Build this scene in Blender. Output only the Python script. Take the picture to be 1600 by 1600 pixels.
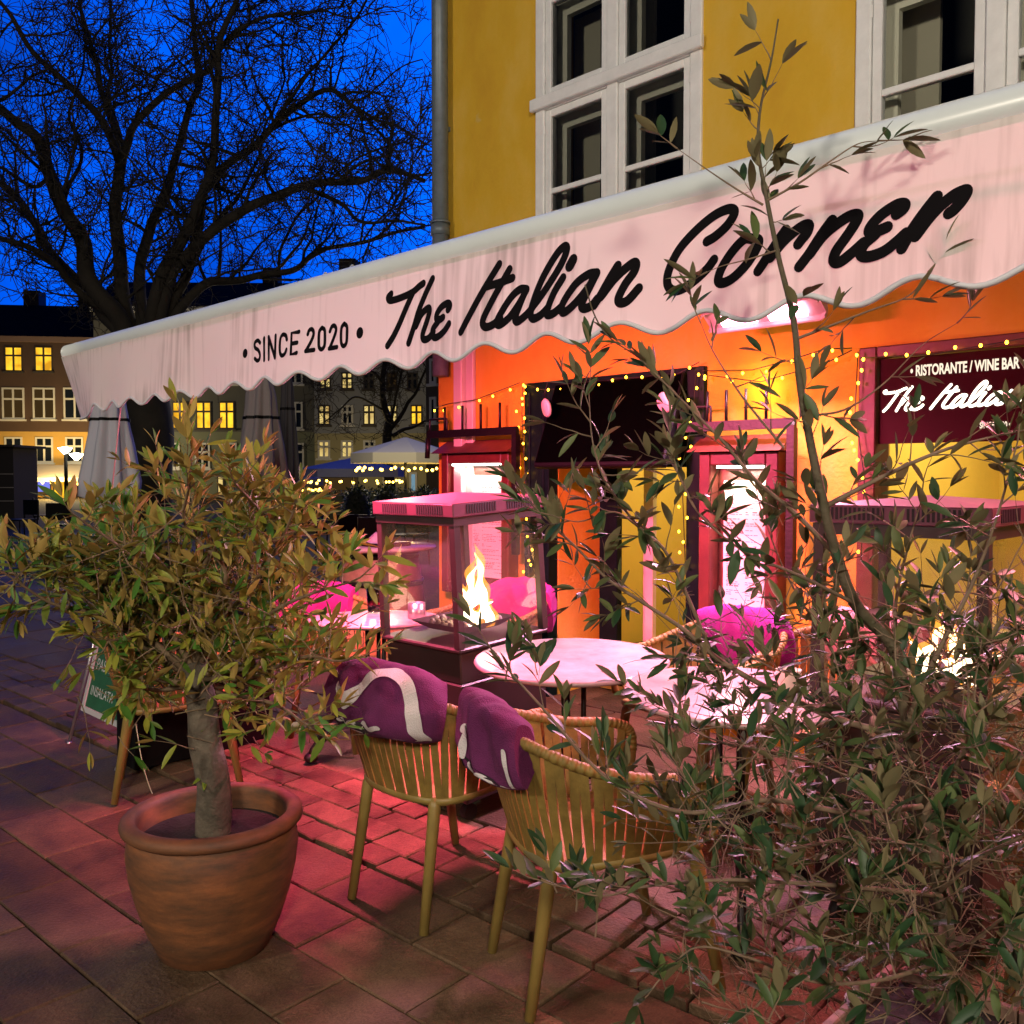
import bpy, bmesh, math, random
from mathutils import Vector, Matrix, noise

# ------------------------------------------------------------------ camera, sky, light, exposure
for o in list(bpy.data.objects):
    bpy.data.objects.remove(o)
SC = bpy.context.scene
COL = SC.collection
R = math.radians
CAM_H = 1.5
FPX = 1440.0
PITCH = R(2.19)
cd = bpy.data.cameras.new('camera')
cam = bpy.data.objects.new('camera', cd)
COL.objects.link(cam)
cam.location = (0, 0, CAM_H)
cam.rotation_euler = (R(90) - PITCH, 0, R(45))
cd.sensor_width = 36
cd.lens = 36 * FPX / 1600
cd.clip_start = 0.05
cd.clip_end = 600
SC.camera = cam
SC.view_settings.view_transform = 'Standard'
SC.view_settings.look = 'None'
SC.view_settings.exposure = 0.35
SC.view_settings.gamma = 1.0
SC.cycles.use_denoising = True
SC.cycles.max_bounces = 7
SC.cycles.transparent_max_bounces = 14
SC.cycles.sample_clamp_indirect = 6.0
SC.cycles.caustics_reflective = False
SC.cycles.caustics_refractive = False

W = bpy.data.worlds.new("World")
SC.world = W
W.use_nodes = True
nt = W.node_tree
bg = nt.nodes['Background']
tc = nt.nodes.new('ShaderNodeTexCoord')
# twilight arch: the sky is bright blue over the afterglow (far left of the square) and dark elsewhere
dot = nt.nodes.new('ShaderNodeVectorMath'); dot.operation = 'DOT_PRODUCT'
gx, gy = math.sin(R(-38)), math.cos(R(-38))
v = Vector((gx * .92, gy * .92, .40)).normalized()
dot.inputs[1].default_value = v
nt.links.new(tc.outputs['Generated'], dot.inputs[0])
nz = nt.nodes.new('ShaderNodeTexNoise'); nz.inputs['Scale'].default_value = 5.5; nz.inputs['Detail'].default_value = 5
nt.links.new(tc.outputs['Generated'], nz.inputs['Vector'])
m1 = nt.nodes.new('ShaderNodeMath'); m1.operation = 'MULTIPLY_ADD'
nt.links.new(nz.outputs['Fac'], m1.inputs[0]); m1.inputs[1].default_value = .70
nt.links.new(dot.outputs['Value'], m1.inputs[2])
rp = nt.nodes.new('ShaderNodeValToRGB')
e = rp.color_ramp.elements
e[0].position = .0; e[0].color = (.003, .008, .03, 1)
e[1].position = 1.25 if False else 1.0; e[1].color = (.0, .13, 1.1, 1)
for p, c in ((.45, (.004, .012, .05, 1)), (.72, (.0, .040, .40, 1))):
    n = e.new(p); n.color = c
mm = nt.nodes.new('ShaderNodeMath'); mm.operation = 'MULTIPLY_ADD'; mm.inputs[1].default_value = .86; mm.inputs[2].default_value = -.17
nt.links.new(m1.outputs[0], mm.inputs[0])
nt.links.new(mm.outputs[0], rp.inputs[0])
nt.links.new(rp.outputs[0], bg.inputs['Color'])
bg.inputs['Strength'].default_value = 1.0


def lamp(name, kind, loc, power, color, size=.1, size_y=None, target=None, spread=None):
    d = bpy.data.lights.new(name, kind)
    d.energy = power; d.color = color
    if kind == 'AREA':
        d.size = size
        if size_y:
            d.shape = 'RECTANGLE'; d.size_y = size_y
        if spread: d.spread = spread
    else:
        d.shadow_soft_size = size
    o = bpy.data.objects.new(name, d); COL.objects.link(o); o.location = loc
    if target is not None:
        dv = Vector(target) - Vector(loc)
        o.rotation_euler = dv.to_track_quat('-Z', 'Y').to_euler()
    return o


WARM = (1.0, .87, .70)
# the square's street lamps behind and beside the photographer
STREET_LAMPS = [((4.6, -3.9, 4.5), 1550), ((-2.6, -6.6, 4.8), 980)]
HEAT = (1.0, .13, .30)

# ------------------------------------------------------------------ projection helpers (photograph pixel -> place in the world)
S2 = math.sqrt(.5)


def ray(px, py):
    X = (px - 800) / FPX; Y = (800 - py) / FPX
    c, s = math.cos(PITCH), math.sin(PITCH)
    f = c + Y * s; u = -s + Y * c
    return (S2 * X - S2 * f, S2 * X + S2 * f, u)


def at_z(px, py, z):
    d = ray(px, py); t = (z - CAM_H) / d[2]
    return Vector((d[0] * t, d[1] * t, z))


def at_y(px, py, y):
    d = ray(px, py); t = y / d[1]
    return Vector((d[0] * t, y, CAM_H + d[2] * t))


def at_d(px, py, D):
    d = ray(px, py)
    return Vector((d[0] * D, d[1] * D, CAM_H + d[2] * D))


def gz(y):
    return .035 * max(0.0, min(y, 6.0) - 1.4)


def on_ground(px, py, h=0.0):
    p = at_z(px, py, h)
    for _ in range(8):
        p = at_z(px, py, gz(p.y) + h)
    return p


SLOPE = math.atan(.035)
RIGHT = Vector((S2, S2, 0)); FWD = Vector((-S2, S2, 0))

# ------------------------------------------------------------------ materials
MATS = {}


def mat(name, base, rough=.6, metal=0.0, var=0.0, vscale=6.0, bump=0.0, bscale=60.0, spec=.5, emit=None, estr=0.0, alt=None, coat=0.0):
    if name in MATS: return MATS[name]
    m = bpy.data.materials.new(name); m.use_nodes = True
    t = m.node_tree; b = t.nodes['Principled BSDF']
    b.inputs['Base Color'].default_value = (*base, 1)
    b.inputs['Roughness'].default_value = rough
    b.inputs['Metallic'].default_value = metal
    b.inputs['Specular IOR Level'].default_value = spec
    if coat: b.inputs['Coat Weight'].default_value = coat
    tc = t.nodes.new('ShaderNodeTexCoord')
    if var:
        n = t.nodes.new('ShaderNodeTexNoise'); n.inputs['Scale'].default_value = vscale; n.inputs['Detail'].default_value = 6; n.inputs['Roughness'].default_value = .65
        t.links.new(tc.outputs['Object'], n.inputs['Vector'])
        r = t.nodes.new('ShaderNodeValToRGB'); r.color_ramp.elements[0].position = .3; r.color_ramp.elements[1].position = .72
        a = alt if alt else tuple(c * (1 - var) for c in base)
        b2 = base if alt else tuple(min(1, c * (1 + var * .6)) for c in base)
        r.color_ramp.elements[0].color = (*a, 1); r.color_ramp.elements[1].color = (*b2, 1)
        t.links.new(n.outputs['Fac'], r.inputs['Fac']); t.links.new(r.outputs['Color'], b.inputs['Base Color'])
    if bump:
        n = t.nodes.new('ShaderNodeTexNoise'); n.inputs['Scale'].default_value = bscale; n.inputs['Detail'].default_value = 4
        t.links.new(tc.outputs['Object'], n.inputs['Vector'])
        bm = t.nodes.new('ShaderNodeBump'); bm.inputs['Strength'].default_value = bump; bm.inputs['Distance'].default_value = .01
        t.links.new(n.outputs['Fac'], bm.inputs['Height']); t.links.new(bm.outputs['Normal'], b.inputs['Normal'])
    if emit:
        b.inputs['Emission Color'].default_value = (*emit, 1); b.inputs['Emission Strength'].default_value = estr
    MATS[name] = m
    return m


def emit_mat(name, col, s):
    if name in MATS: return MATS[name]
    m = bpy.data.materials.new(name); m.use_nodes = True
    t = m.node_tree; t.nodes.remove(t.nodes['Principled BSDF'])
    em = t.nodes.new('ShaderNodeEmission'); em.inputs[0].default_value = (*col, 1); em.inputs[1].default_value = s
    t.links.new(em.outputs[0], t.nodes['Material Output'].inputs[0]); MATS[name] = m
    return m


def glass_mat(name, tint=(1, 1, 1), refl=1.0, rough=.02):
    m = bpy.data.materials.new(name); m.use_nodes = True
    t = m.node_tree; t.nodes.remove(t.nodes['Principled BSDF'])
    tr = t.nodes.new('ShaderNodeBsdfTransparent'); tr.inputs[0].default_value = (*tint, 1)
    gl = t.nodes.new('ShaderNodeBsdfGlossy'); gl.inputs['Roughness'].default_value = rough
    fr = t.nodes.new('ShaderNodeFresnel'); fr.inputs[0].default_value = 1.5
    mu = t.nodes.new('ShaderNodeMath'); mu.operation = 'MULTIPLY'; mu.inputs[1].default_value = refl
    mx = t.nodes.new('ShaderNodeMixShader')
    t.links.new(fr.outputs[0], mu.inputs[0]); t.links.new(mu.outputs[0], mx.inputs[0])
    t.links.new(tr.outputs[0], mx.inputs[1]); t.links.new(gl.outputs[0], mx.inputs[2])
    t.links.new(mx.outputs[0], t.nodes['Material Output'].inputs[0]); MATS[name] = m
    return m


def plaster():
    m = mat('yellow_plaster', (.62, .36, .018), .85, bump=.35, bscale=45)
    t = m.node_tree; b = t.nodes['Principled BSDF']; tc = t.nodes.new('ShaderNodeTexCoord')
    n = t.nodes.new('ShaderNodeTexNoise'); n.inputs['Scale'].default_value = 1.6; n.inputs['Detail'].default_value = 7; n.inputs['Roughness'].default_value = .62
    mp = t.nodes.new('ShaderNodeMapping'); mp.inputs['Scale'].default_value = (1, 1, .55)
    t.links.new(tc.outputs['Object'], mp.inputs[0]); t.links.new(mp.outputs[0], n.inputs['Vector'])
    r = t.nodes.new('ShaderNodeValToRGB'); el = r.color_ramp.elements
    el[0].position = .30; el[0].color = (.56, .30, .016, 1); el[1].position = .70; el[1].color = (.70, .46, .085, 1)
    k = el.new(.5); k.color = (.65, .39, .022, 1)
    t.links.new(n.outputs['Fac'], r.inputs[0])
    n2 = t.nodes.new('ShaderNodeTexNoise'); n2.inputs['Scale'].default_value = 5.5; n2.inputs['Detail'].default_value = 3
    t.links.new(tc.outputs['Object'], n2.inputs['Vector'])
    r2 = t.nodes.new('ShaderNodeValToRGB'); r2.color_ramp.elements[0].position = .70; r2.color_ramp.elements[1].position = .80
    r2.color_ramp.elements[0].color = (0, 0, 0, 1); r2.color_ramp.elements[1].color = (.75, .75, .75, 1)
    t.links.new(n2.outputs['Fac'], r2.inputs[0])
    mx = t.nodes.new('ShaderNodeMix'); mx.data_type = 'RGBA'
    t.links.new(r2.outputs[0], mx.inputs[0]); t.links.new(r.outputs[0], mx.inputs[6]); mx.inputs[7].default_value = (.55, .45, .20, 1)
    t.links.new(mx.outputs[2], b.inputs['Base Color'])
    return m


def fabric(name, base, stain, trans=.35, streaks=True):
    m = bpy.data.materials.new(name); m.use_nodes = True
    t = m.node_tree; b = t.nodes['Principled BSDF']; tc = t.nodes.new('ShaderNodeTexCoord')
    b.inputs['Roughness'].default_value = .75
    mp = t.nodes.new('ShaderNodeMapping'); mp.inputs['Scale'].default_value = (38, 38, .9) if streaks else (4, 4, 4)
    n = t.nodes.new('ShaderNodeTexNoise'); n.inputs['Scale'].default_value = 1; n.inputs['Detail'].default_value = 4
    t.links.new(tc.outputs['Object'], mp.inputs[0]); t.links.new(mp.outputs[0], n.inputs['Vector'])
    n2 = t.nodes.new('ShaderNodeTexNoise'); n2.inputs['Scale'].default_value = 2.3; n2.inputs['Detail'].default_value = 3
    t.links.new(tc.outputs['Object'], n2.inputs['Vector'])
    mu = t.nodes.new('ShaderNodeMath'); mu.operation = 'MULTIPLY'
    t.links.new(n.outputs['Fac'], mu.inputs[0]); t.links.new(n2.outputs['Fac'], mu.inputs[1])
    r = t.nodes.new('ShaderNodeValToRGB'); r.color_ramp.elements[0].position = .22; r.color_ramp.elements[1].position = .42
    r.color_ramp.elements[0].color = (*base, 1); r.color_ramp.elements[1].color = (*stain, 1)
    t.links.new(mu.outputs[0], r.inputs[0]); t.links.new(r.outputs[0], b.inputs['Base Color'])
    tr = t.nodes.new('ShaderNodeBsdfTranslucent'); t.links.new(r.outputs[0], tr.inputs[0])
    mx = t.nodes.new('ShaderNodeMixShader'); mx.inputs[0].default_value = trans
    t.links.new(b.outputs[0], mx.inputs[1]); t.links.new(tr.outputs[0], mx.inputs[2])
    t.links.new(mx.outputs[0], t.nodes['Material Output'].inputs[0]); MATS[name] = m
    return m


def leaf_mat(name, top, top2, under, rough=.48):
    m = bpy.data.materials.new(name); m.use_nodes = True
    t = m.node_tree; b = t.nodes['Principled BSDF']
    b.inputs['Roughness'].default_value = rough; b.inputs['Specular IOR Level'].default_value = .32
    ge = t.nodes.new('ShaderNodeNewGeometry')
    r = t.nodes.new('ShaderNodeValToRGB'); r.color_ramp.elements[0].color = (*top, 1); r.color_ramp.elements[1].color = (*top2, 1)
    r.color_ramp.elements[0].position = .2; r.color_ramp.elements[1].position = .9
    t.links.new(ge.outputs['Random Per Island'], r.inputs[0])
    mx = t.nodes.new('ShaderNodeMix'); mx.data_type = 'RGBA'; mx.inputs[7].default_value = (*under, 1)
    t.links.new(ge.outputs['Backfacing'], mx.inputs[0]); t.links.new(r.outputs[0], mx.inputs[6])
    t.links.new(mx.outputs[2], b.inputs['Base Color'])
    tr = t.nodes.new('ShaderNodeBsdfTranslucent'); t.links.new(r.outputs[0], tr.inputs[0])
    ms = t.nodes.new('ShaderNodeMixShader'); ms.inputs[0].default_value = .18
    t.links.new(b.outputs[0], ms.inputs[1]); t.links.new(tr.outputs[0], ms.inputs[2])
    t.links.new(ms.outputs[0], t.nodes['Material Output'].inputs[0]); MATS[name] = m
    return m


def terracotta():
    m = mat('terracotta', (.25, .095, .035), .68, bump=.2, bscale=30)
    t = m.node_tree; b = t.nodes['Principled BSDF']; tc = t.nodes.new('ShaderNodeTexCoord')
    mp = t.nodes.new('ShaderNodeMapping'); mp.inputs['Scale'].default_value = (2.2, 2.2, 9)
    n = t.nodes.new('ShaderNodeTexNoise'); n.inputs['Scale'].default_value = 2.2; n.inputs['Detail'].default_value = 8; n.inputs['Roughness'].default_value = .65
    t.links.new(tc.outputs['Object'], mp.inputs[0]); t.links.new(mp.outputs[0], n.inputs['Vector'])
    r = t.nodes.new('ShaderNodeValToRGB'); el = r.color_ramp.elements
    el[0].position = .34; el[0].color = (.075, .038, .018, 1); el[1].position = .68; el[1].color = (.26, .092, .030, 1)
    k = el.new(.5); k.color = (.155, .060, .023, 1)
    t.links.new(n.outputs['Fac'], r.inputs[0]); t.links.new(r.outputs[0], b.inputs['Base Color'])
    return m


PLASTER = plaster()
WHITE_WOOD = mat('white_window_paint', (.80, .81, .80), .45, var=.10, vscale=9, bump=.1, bscale=40)
ZINC = mat('zinc_grey_paint', (.16, .20, .23), .45, metal=.3, var=.25, vscale=14)
AWN = fabric('awning_fabric', (.70, .65, .62), (.42, .39, .36), .16)
AWN_TOP = fabric('awning_canopy_fabric', (.74, .72, .69), (.60, .58, .55), .22, False)
ALU = mat('white_aluminium', (.66, .72, .72), .28, var=.06, vscale=3)
BLACKTXT = mat('black_print', (.006, .005, .006), .8, spec=.08)
PIPING = mat('grey_piping', (.62, .62, .65), .6)
DGREEN = mat('dark_green_paint', (.004, .014, .012), .4, spec=.10, var=.3, vscale=10)
BLACKP = mat('black_paint', (.005, .005, .005), .5, spec=.12, bump=.06, bscale=200)
SCREEN = mat('black_screen', (.0006, .0009, .0006), .3, spec=.02)
REDWOOD = mat('stained_red_wood', (.115, .024, .016), .45, var=.4, vscale=5, bump=.15, bscale=30)
IRON = mat('cast_iron', (.009, .006, .005), .45, metal=.2, var=.3, vscale=25, bump=.2, bscale=80)
PAPER = mat('paper', (.80, .76, .68), .8)
LEDW = emit_mat('white_led_strip', (1, .93, .82), 8)
BULB = emit_mat('warm_bulb', (1.0, .46, .02), 14)
BULBFAR = emit_mat('warm_far_bulb', (1.0, .58, .08), 9)
CABLE = mat('dark_cable', (.015, .012, .012), .6)
MARBLE = mat('pale_marble', (.46, .43, .39), .25, var=.12, vscale=9, alt=(.30, .27, .25))
TERRA = terracotta()
SOIL = mat('soil', (.012, .008, .006), .95, bump=.9, bscale=50)
STRAP = mat('olive_strap', (.25, .165, .035), .62, var=.28, vscale=30, bump=.1, bscale=120)
LEG = mat('olive_metal', (.27, .19, .05), .42, var=.15, vscale=20)
PURPLE = mat('purple_fleece', (.13, .014, .085), .95, var=.22, vscale=12, bump=.5, bscale=260)
WHITEFLEECE = mat('white_fleece', (.66, .60, .60), .95, bump=.5, bscale=260)
BLACKFLEECE = mat('black_fleece', (.02, .010, .016), .95, bump=.4, bscale=260)
PINKCLOTH = mat('pale_pink_cloth', (.62, .34, .36), .9, var=.2, vscale=10, bump=.4, bscale=60)
HEATERM = mat('heater_steel', (.050, .034, .033), .42, metal=.3, var=.15, vscale=8)
HOODM = mat('heater_hood_steel', (.17, .065, .095), .38, metal=.45, var=.1, vscale=8)
SLOTM = mat('dark_slot', (.01, .006, .007), .8)
GLASS = glass_mat('clear_pane', (.97, .97, .95), .9)
HGLASS = glass_mat('heater_pane', (.94, .93, .92), 1.5, .015)
_t = HGLASS.node_tree; _o = _t.nodes['Material Output']; _s = _o.inputs[0].links[0].from_socket
_d = _t.nodes.new('ShaderNodeBsdfDiffuse'); _d.inputs[0].default_value = (.8, .74, .70, 1)
_n = _t.nodes.new('ShaderNodeTexNoise'); _n.inputs['Scale'].default_value = 3; _n.inputs['Detail'].default_value = 6
_c = _t.nodes.new('ShaderNodeTexCoord'); _t.links.new(_c.outputs['Object'], _n.inputs['Vector'])
_k = _t.nodes.new('ShaderNodeMapRange'); _k.inputs[1].default_value = .35; _k.inputs[2].default_value = .75; _k.inputs[3].default_value = .015; _k.inputs[4].default_value = .05
_t.links.new(_n.outputs['Fac'], _k.inputs[0]); _m = _t.nodes.new('ShaderNodeMixShader'); _t.links.new(_k.outputs[0], _m.inputs[0])
_t.links.new(_s, _m.inputs[1]); _t.links.new(_d.outputs[0], _m.inputs[2]); _t.links.new(_m.outputs[0], _o.inputs[0])
WGLASS = glass_mat('window_pane', (.88, .90, .88), 1.0)
FLAME2 = bpy.data.materials.new('flame_fringe'); FLAME2.use_nodes = True
_t = FLAME2.node_tree; _t.nodes.remove(_t.nodes['Principled BSDF'])
_e = _t.nodes.new('ShaderNodeEmission'); _e.inputs[0].default_value = (1, .36, .03, 1); _e.inputs[1].default_value = 2.2
_a = _t.nodes.new('ShaderNodeBsdfTransparent'); _m = _t.nodes.new('ShaderNodeMixShader'); _m.inputs[0].default_value = .30
_t.links.new(_a.outputs[0], _m.inputs[1]); _t.links.new(_e.outputs[0], _m.inputs[2]); _t.links.new(_m.outputs[0], _t.nodes['Material Output'].inputs[0])
FLAME = emit_mat('flame', (1.0, .62, .26), 9)
_t = FLAME.node_tree; _tc = _t.nodes.new('ShaderNodeTexCoord'); _sp = _t.nodes.new('ShaderNodeSeparateXYZ'); _rp = _t.nodes.new('ShaderNodeValToRGB')
_rp.color_ramp.elements[0].color = (1, .80, .55, 1); _rp.color_ramp.elements[0].position = .1; _rp.color_ramp.elements[1].color = (1, .50, .10, 1); _rp.color_ramp.elements[1].position = .95
_t.links.new(_tc.outputs['Generated'], _sp.inputs[0]); _t.links.new(_sp.outputs[2], _rp.inputs[0]); _t.links.new(_rp.outputs[0], _t.nodes['Emission'].inputs[0])
GRIT = mat('pale_pebbles', (.35, .30, .28), .7, bump=.6, bscale=60)
BARK = mat('olive_bark', (.15, .12, .085), .85, var=.5, vscale=18, bump=.8, bscale=45, alt=(.06, .05, .035))
TWIG = mat('pale_twig', (.20, .135, .085), .75, var=.35, vscale=25)
BARK2 = mat('young_bark', (.12, .085, .055), .8, var=.45, vscale=25, bump=.5, bscale=70, alt=(.07, .065, .03))
DBARK = mat('plane_bark', (.028, .023, .016), .9, var=.5, vscale=2, bump=.6, bscale=8)
LEAF_A = leaf_mat('olive_leaf', (.024, .062, .022), (.095, .135, .040), (.215, .185, .095))
LEAF_B = leaf_mat('bush_leaf', (.060, .165, .020), (.29, .29, .036), (.44, .31, .09))
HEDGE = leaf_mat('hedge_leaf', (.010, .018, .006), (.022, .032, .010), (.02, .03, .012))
DARKROOM = mat('dark_room', (.045, .045, .038), .9)
ROOMY = mat('yellow_room_wall', (.66, .47, .09), .8, var=.08, vscale=2)
ROOMP = mat('pink_panelling', (.50, .24, .19), .7)
SIGNRED = mat('wine_red_board', (.030, .0025, .0045), .55, spec=.06, var=.15, vscale=3)
SIGNTXT = emit_mat('lit_white_lettering', (1, .90, .74), 2.6)
SIGNTXT2 = emit_mat('lit_small_lettering', (1, .82, .62), .95)
LAMPW = mat('lamp_white_shell', (.50, .42, .40), .45)
HEATGLOW = emit_mat('glowing_heat_tube', (1.0, .34, .48), 14)
SILVER = mat('brushed_metal', (.55, .55, .56), .3, metal=.9)
CHALK = mat('green_chalkboard', (.015, .12, .050), .7, var=.3, vscale=8)
CHALKW = mat('white_chalk', (.55, .62, .58), .9)


def tag(o, label=None, cat=None, group=None, kind=None):
    if label: o['label'] = label
    if cat: o['category'] = cat
    if group: o['group'] = group
    if kind: o['kind'] = kind
    return o


class MB:
    def __init__(s):
        s.v = []; s.f = []; s.m = []; s.mi = 0; s.sm = []
        s.smooth = False

    def add(s, vs, fs):
        o = len(s.v); s.v.extend([tuple(x) for x in vs])
        for f in fs:
            s.f.append(tuple(i + o for i in f)); s.m.append(s.mi); s.sm.append(s.smooth)

    def box(s, c, d, M=None):
        x, y, z = d[0] / 2, d[1] / 2, d[2] / 2
        vs = [Vector((c[0] + a * x, c[1] + b * y, c[2] + e * z)) for a in (-1, 1) for b in (-1, 1) for e in (-1, 1)]
        if M is not None: vs = [M @ p for p in vs]
        s.add(vs, [(0, 1, 3, 2), (4, 6, 7, 5), (0, 4, 5, 1), (2, 3, 7, 6), (0, 2, 6, 4), (1, 5, 7, 3)])

    def b2(s, p, q, M=None):
        s.box([(a + b) / 2 for a, b in zip(p, q)], [abs(b - a) for a, b in zip(p, q)], M)

    def quad(s, a, b, c, d):
        s.add([a, b, c, d], [(0, 1, 2, 3)])

    def tube(s, pts, rad, n=6, cap=True):
        pts = [Vector(p) for p in pts]
        if not isinstance(rad, (list, tuple)): rad = [rad] * len(pts)
        sm = s.smooth; s.smooth = n > 4
        rings = []; up = None
        for i, p in enumerate(pts):
            a = pts[max(i - 1, 0)]; b = pts[min(i + 1, len(pts) - 1)]
            t = (b - a)
            if t.length < 1e-9: t = Vector((0, 0, 1))
            t.normalize()
            if up is None:
                up = Vector((0, 0, 1)) if abs(t.z) < .9 else Vector((1, 0, 0))
            x = up - t * up.dot(t)
            if x.length < 1e-6: x = t.orthogonal()
            x.normalize(); up = x; y = t.cross(x)
            rings.append([p + (x * math.cos(2 * math.pi * k / n) + y * math.sin(2 * math.pi * k / n)) * rad[i] for k in range(n)])
        o = len(s.v)
        for r in rings: s.v.extend([tuple(q) for q in r])
        for i in range(len(rings) - 1):
            for k in range(n):
                k2 = (k + 1) % n
                s.f.append((o + i * n + k, o + i * n + k2, o + (i + 1) * n + k2, o + (i + 1) * n + k)); s.m.append(s.mi); s.sm.append(s.smooth)
        if cap and n > 3:
            s.f.append(tuple(o + k for k in reversed(range(n)))); s.m.append(s.mi); s.sm.append(False)
            e = o + (len(rings) - 1) * n
            s.f.append(tuple(e + k for k in range(n))); s.m.append(s.mi); s.sm.append(False)
        s.smooth = sm

    def lathe(s, prof, n=32, c=(0, 0, 0), M=None, fold=None, smooth=True, cap=False):
        sm = s.smooth; s.smooth = smooth
        vs = []
        for j, (r, z) in enumerate(prof):
            for k in range(n):
                a = 2 * math.pi * k / n
                rr = r * (fold(a, j) if fold else 1)
                p = Vector((c[0] + rr * math.cos(a), c[1] + rr * math.sin(a), c[2] + z))
                vs.append(M @ p if M is not None else p)
        fs = []
        for j in range(len(prof) - 1):
            for k in range(n):
                k2 = (k + 1) % n
                fs.append((j * n + k, j * n + k2, (j + 1) * n + k2, (j + 1) * n + k))
        if cap and prof[0][0] > 1e-4: fs.append(tuple(reversed(range(n))))
        if cap and prof[-1][0] > 1e-4: fs.append(tuple((len(prof) - 1) * n + k for k in range(n)))
        s.add(vs, fs); s.smooth = sm

    def ball(s, c, r, n=8, m=5, sc=(1, 1, 1)):
        prof = [(max(1e-5, r * math.sin(math.pi * j / m)), -r * math.cos(math.pi * j / m)) for j in range(m + 1)]
        M = Matrix.Translation(Vector(c)) @ Matrix.Diagonal((sc[0], sc[1], sc[2], 1))
        s.lathe(prof, n, (0, 0, 0), M)

    def build(s, name, mats, parent=None, loc=None, bevel=0.0, seg=1):
        me = bpy.data.meshes.new(name)
        me.from_pydata(s.v, [], s.f)
        if not isinstance(mats, (list, tuple)): mats = [mats]
        for m in mats: me.materials.append(m)
        me.polygons.foreach_set('material_index', s.m)
        me.polygons.foreach_set('use_smooth', s.sm)
        me.update()
        o = bpy.data.objects.new(name, me); COL.objects.link(o)
        if parent is not None: o.parent = parent
        if loc is not None: o.location = loc
        if bevel:
            b = o.modifiers.new('bevel', 'BEVEL'); b.width = bevel; b.segments = seg; b.limit_method = 'ANGLE'; b.angle_limit = R(40)
        return o


def empty(name, loc=(0, 0, 0), rot=(0, 0, 0)):
    o = bpy.data.objects.new(name, None); COL.objects.link(o); o.location = loc; o.rotation_euler = rot
    o.empty_display_size = .1
    return o


def thing(name, label, cat, loc=(0, 0, 0), rot=(0, 0, 0), group=None):
    return tag(empty(name, loc, rot), label, cat, group)


def copy_tree(o, parent=None):
    c = o.copy(); COL.objects.link(c); c.parent = parent
    for ch in o.children: copy_tree(ch, c)
    return c


def catmull(pts, n=6):
    pts = [Vector(p) for p in pts]
    if len(pts) < 3:
        return [pts[0].lerp(pts[-1], i / n) for i in range(n + 1)]
    P = [pts[0] * 2 - pts[1]] + pts + [pts[-1] * 2 - pts[-2]]
    out = []
    for i in range(1, len(P) - 2):
        for k in range(n):
            t = k / n; a, b, c, d = P[i - 1], P[i], P[i + 1], P[i + 2]
            out.append(.5 * ((2 * b) + (c - a) * t + (2 * a - 5 * b + 4 * c - d) * t * t + (3 * b - a - 3 * c + d) * t ** 3))
    out.append(pts[-1])
    return out


LAYER = [0]


def ribbon(mb, pts, w, place, taper=None, n=6):
    """a flat brush stroke through 2-D points; place(x, z, lift) puts it on its surface"""
    LAYER[0] += 1
    lift = .0004 * (LAYER[0] % 9)
    P = [Vector((p[0], p[1])) for p in pts]
    P = [Vector((q.x, q.y)) for q in catmull([(p.x, p.y, 0) for p in P], n)] if n > 1 else P
    L = []; Rr = []
    for i, p in enumerate(P):
        t = P[min(i + 1, len(P) - 1)] - P[max(i - 1, 0)]
        if t.length < 1e-9: t = Vector((1, 0))
        t.normalize(); nn = Vector((-t.y, t.x))
        ww = w * (taper(i / max(1, len(P) - 1)) if taper else 1) / 2
        L.append(p + nn * ww); Rr.append(p - nn * ww)
    vs = [place(q.x, q.y, lift) for q in L] + [place(q.x, q.y, lift) for q in Rr]
    k = len(P)
    mb.add(vs, [(i, i + 1, k + i + 1, k + i) for i in range(k - 1)])
    for p, fr in ((P[0], 0), (P[-1], 1)):
        r = w * (taper(fr) if taper else 1) / 2
        mb.add([place(p.x + r * math.cos(a * math.pi / 6), p.y + r * math.sin(a * math.pi / 6), lift + .0001) for a in range(12)], [tuple(range(12))])


def disc(mb, x, z, r, place):
    mb.add([place(x + r * math.cos(a * math.pi / 9), z + r * math.sin(a * math.pi / 9), .0005) for a in range(18)], [tuple(range(18))])


def font_mesh(name, text, size, M, material, parent, bold=.0, sx=1.0, align='LEFT'):
    c = bpy.data.curves.new(name, 'FONT'); c.body = text; c.size = size; c.offset = bold; c.align_x = align
    c.fill_mode = 'FRONT'
    tmp = bpy.data.objects.new(name, c)
    COL.objects.link(tmp)
    bpy.context.view_layer.update()
    dg = bpy.context.evaluated_depsgraph_get()
    me = bpy.data.meshes.new_from_object(tmp.evaluated_get(dg))
    bpy.data.objects.remove(tmp)
    me.transform(M @ Matrix.Diagonal((sx, 1, 1, 1)))
    me.materials.clear(); me.materials.append(material)
    o = bpy.data.objects.new(name, me); COL.objects.link(o)
    if parent is not None: o.parent = parent
    return o


# text written in the x-z plane facing -y
TXT = Matrix(((1, 0, 0, 0), (0, 0, -1, 0), (0, 1, 0, 0), (0, 0, 0, 1)))


def area_in(name, parent, loc, power, color, sx, sy, target, spread=None):
    l = lamp(name, 'AREA', loc, power, color, sx, sy, target, spread)
    return l

# ------------------------------------------------------------------ ground and paving
rng = random.Random(7)


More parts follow.
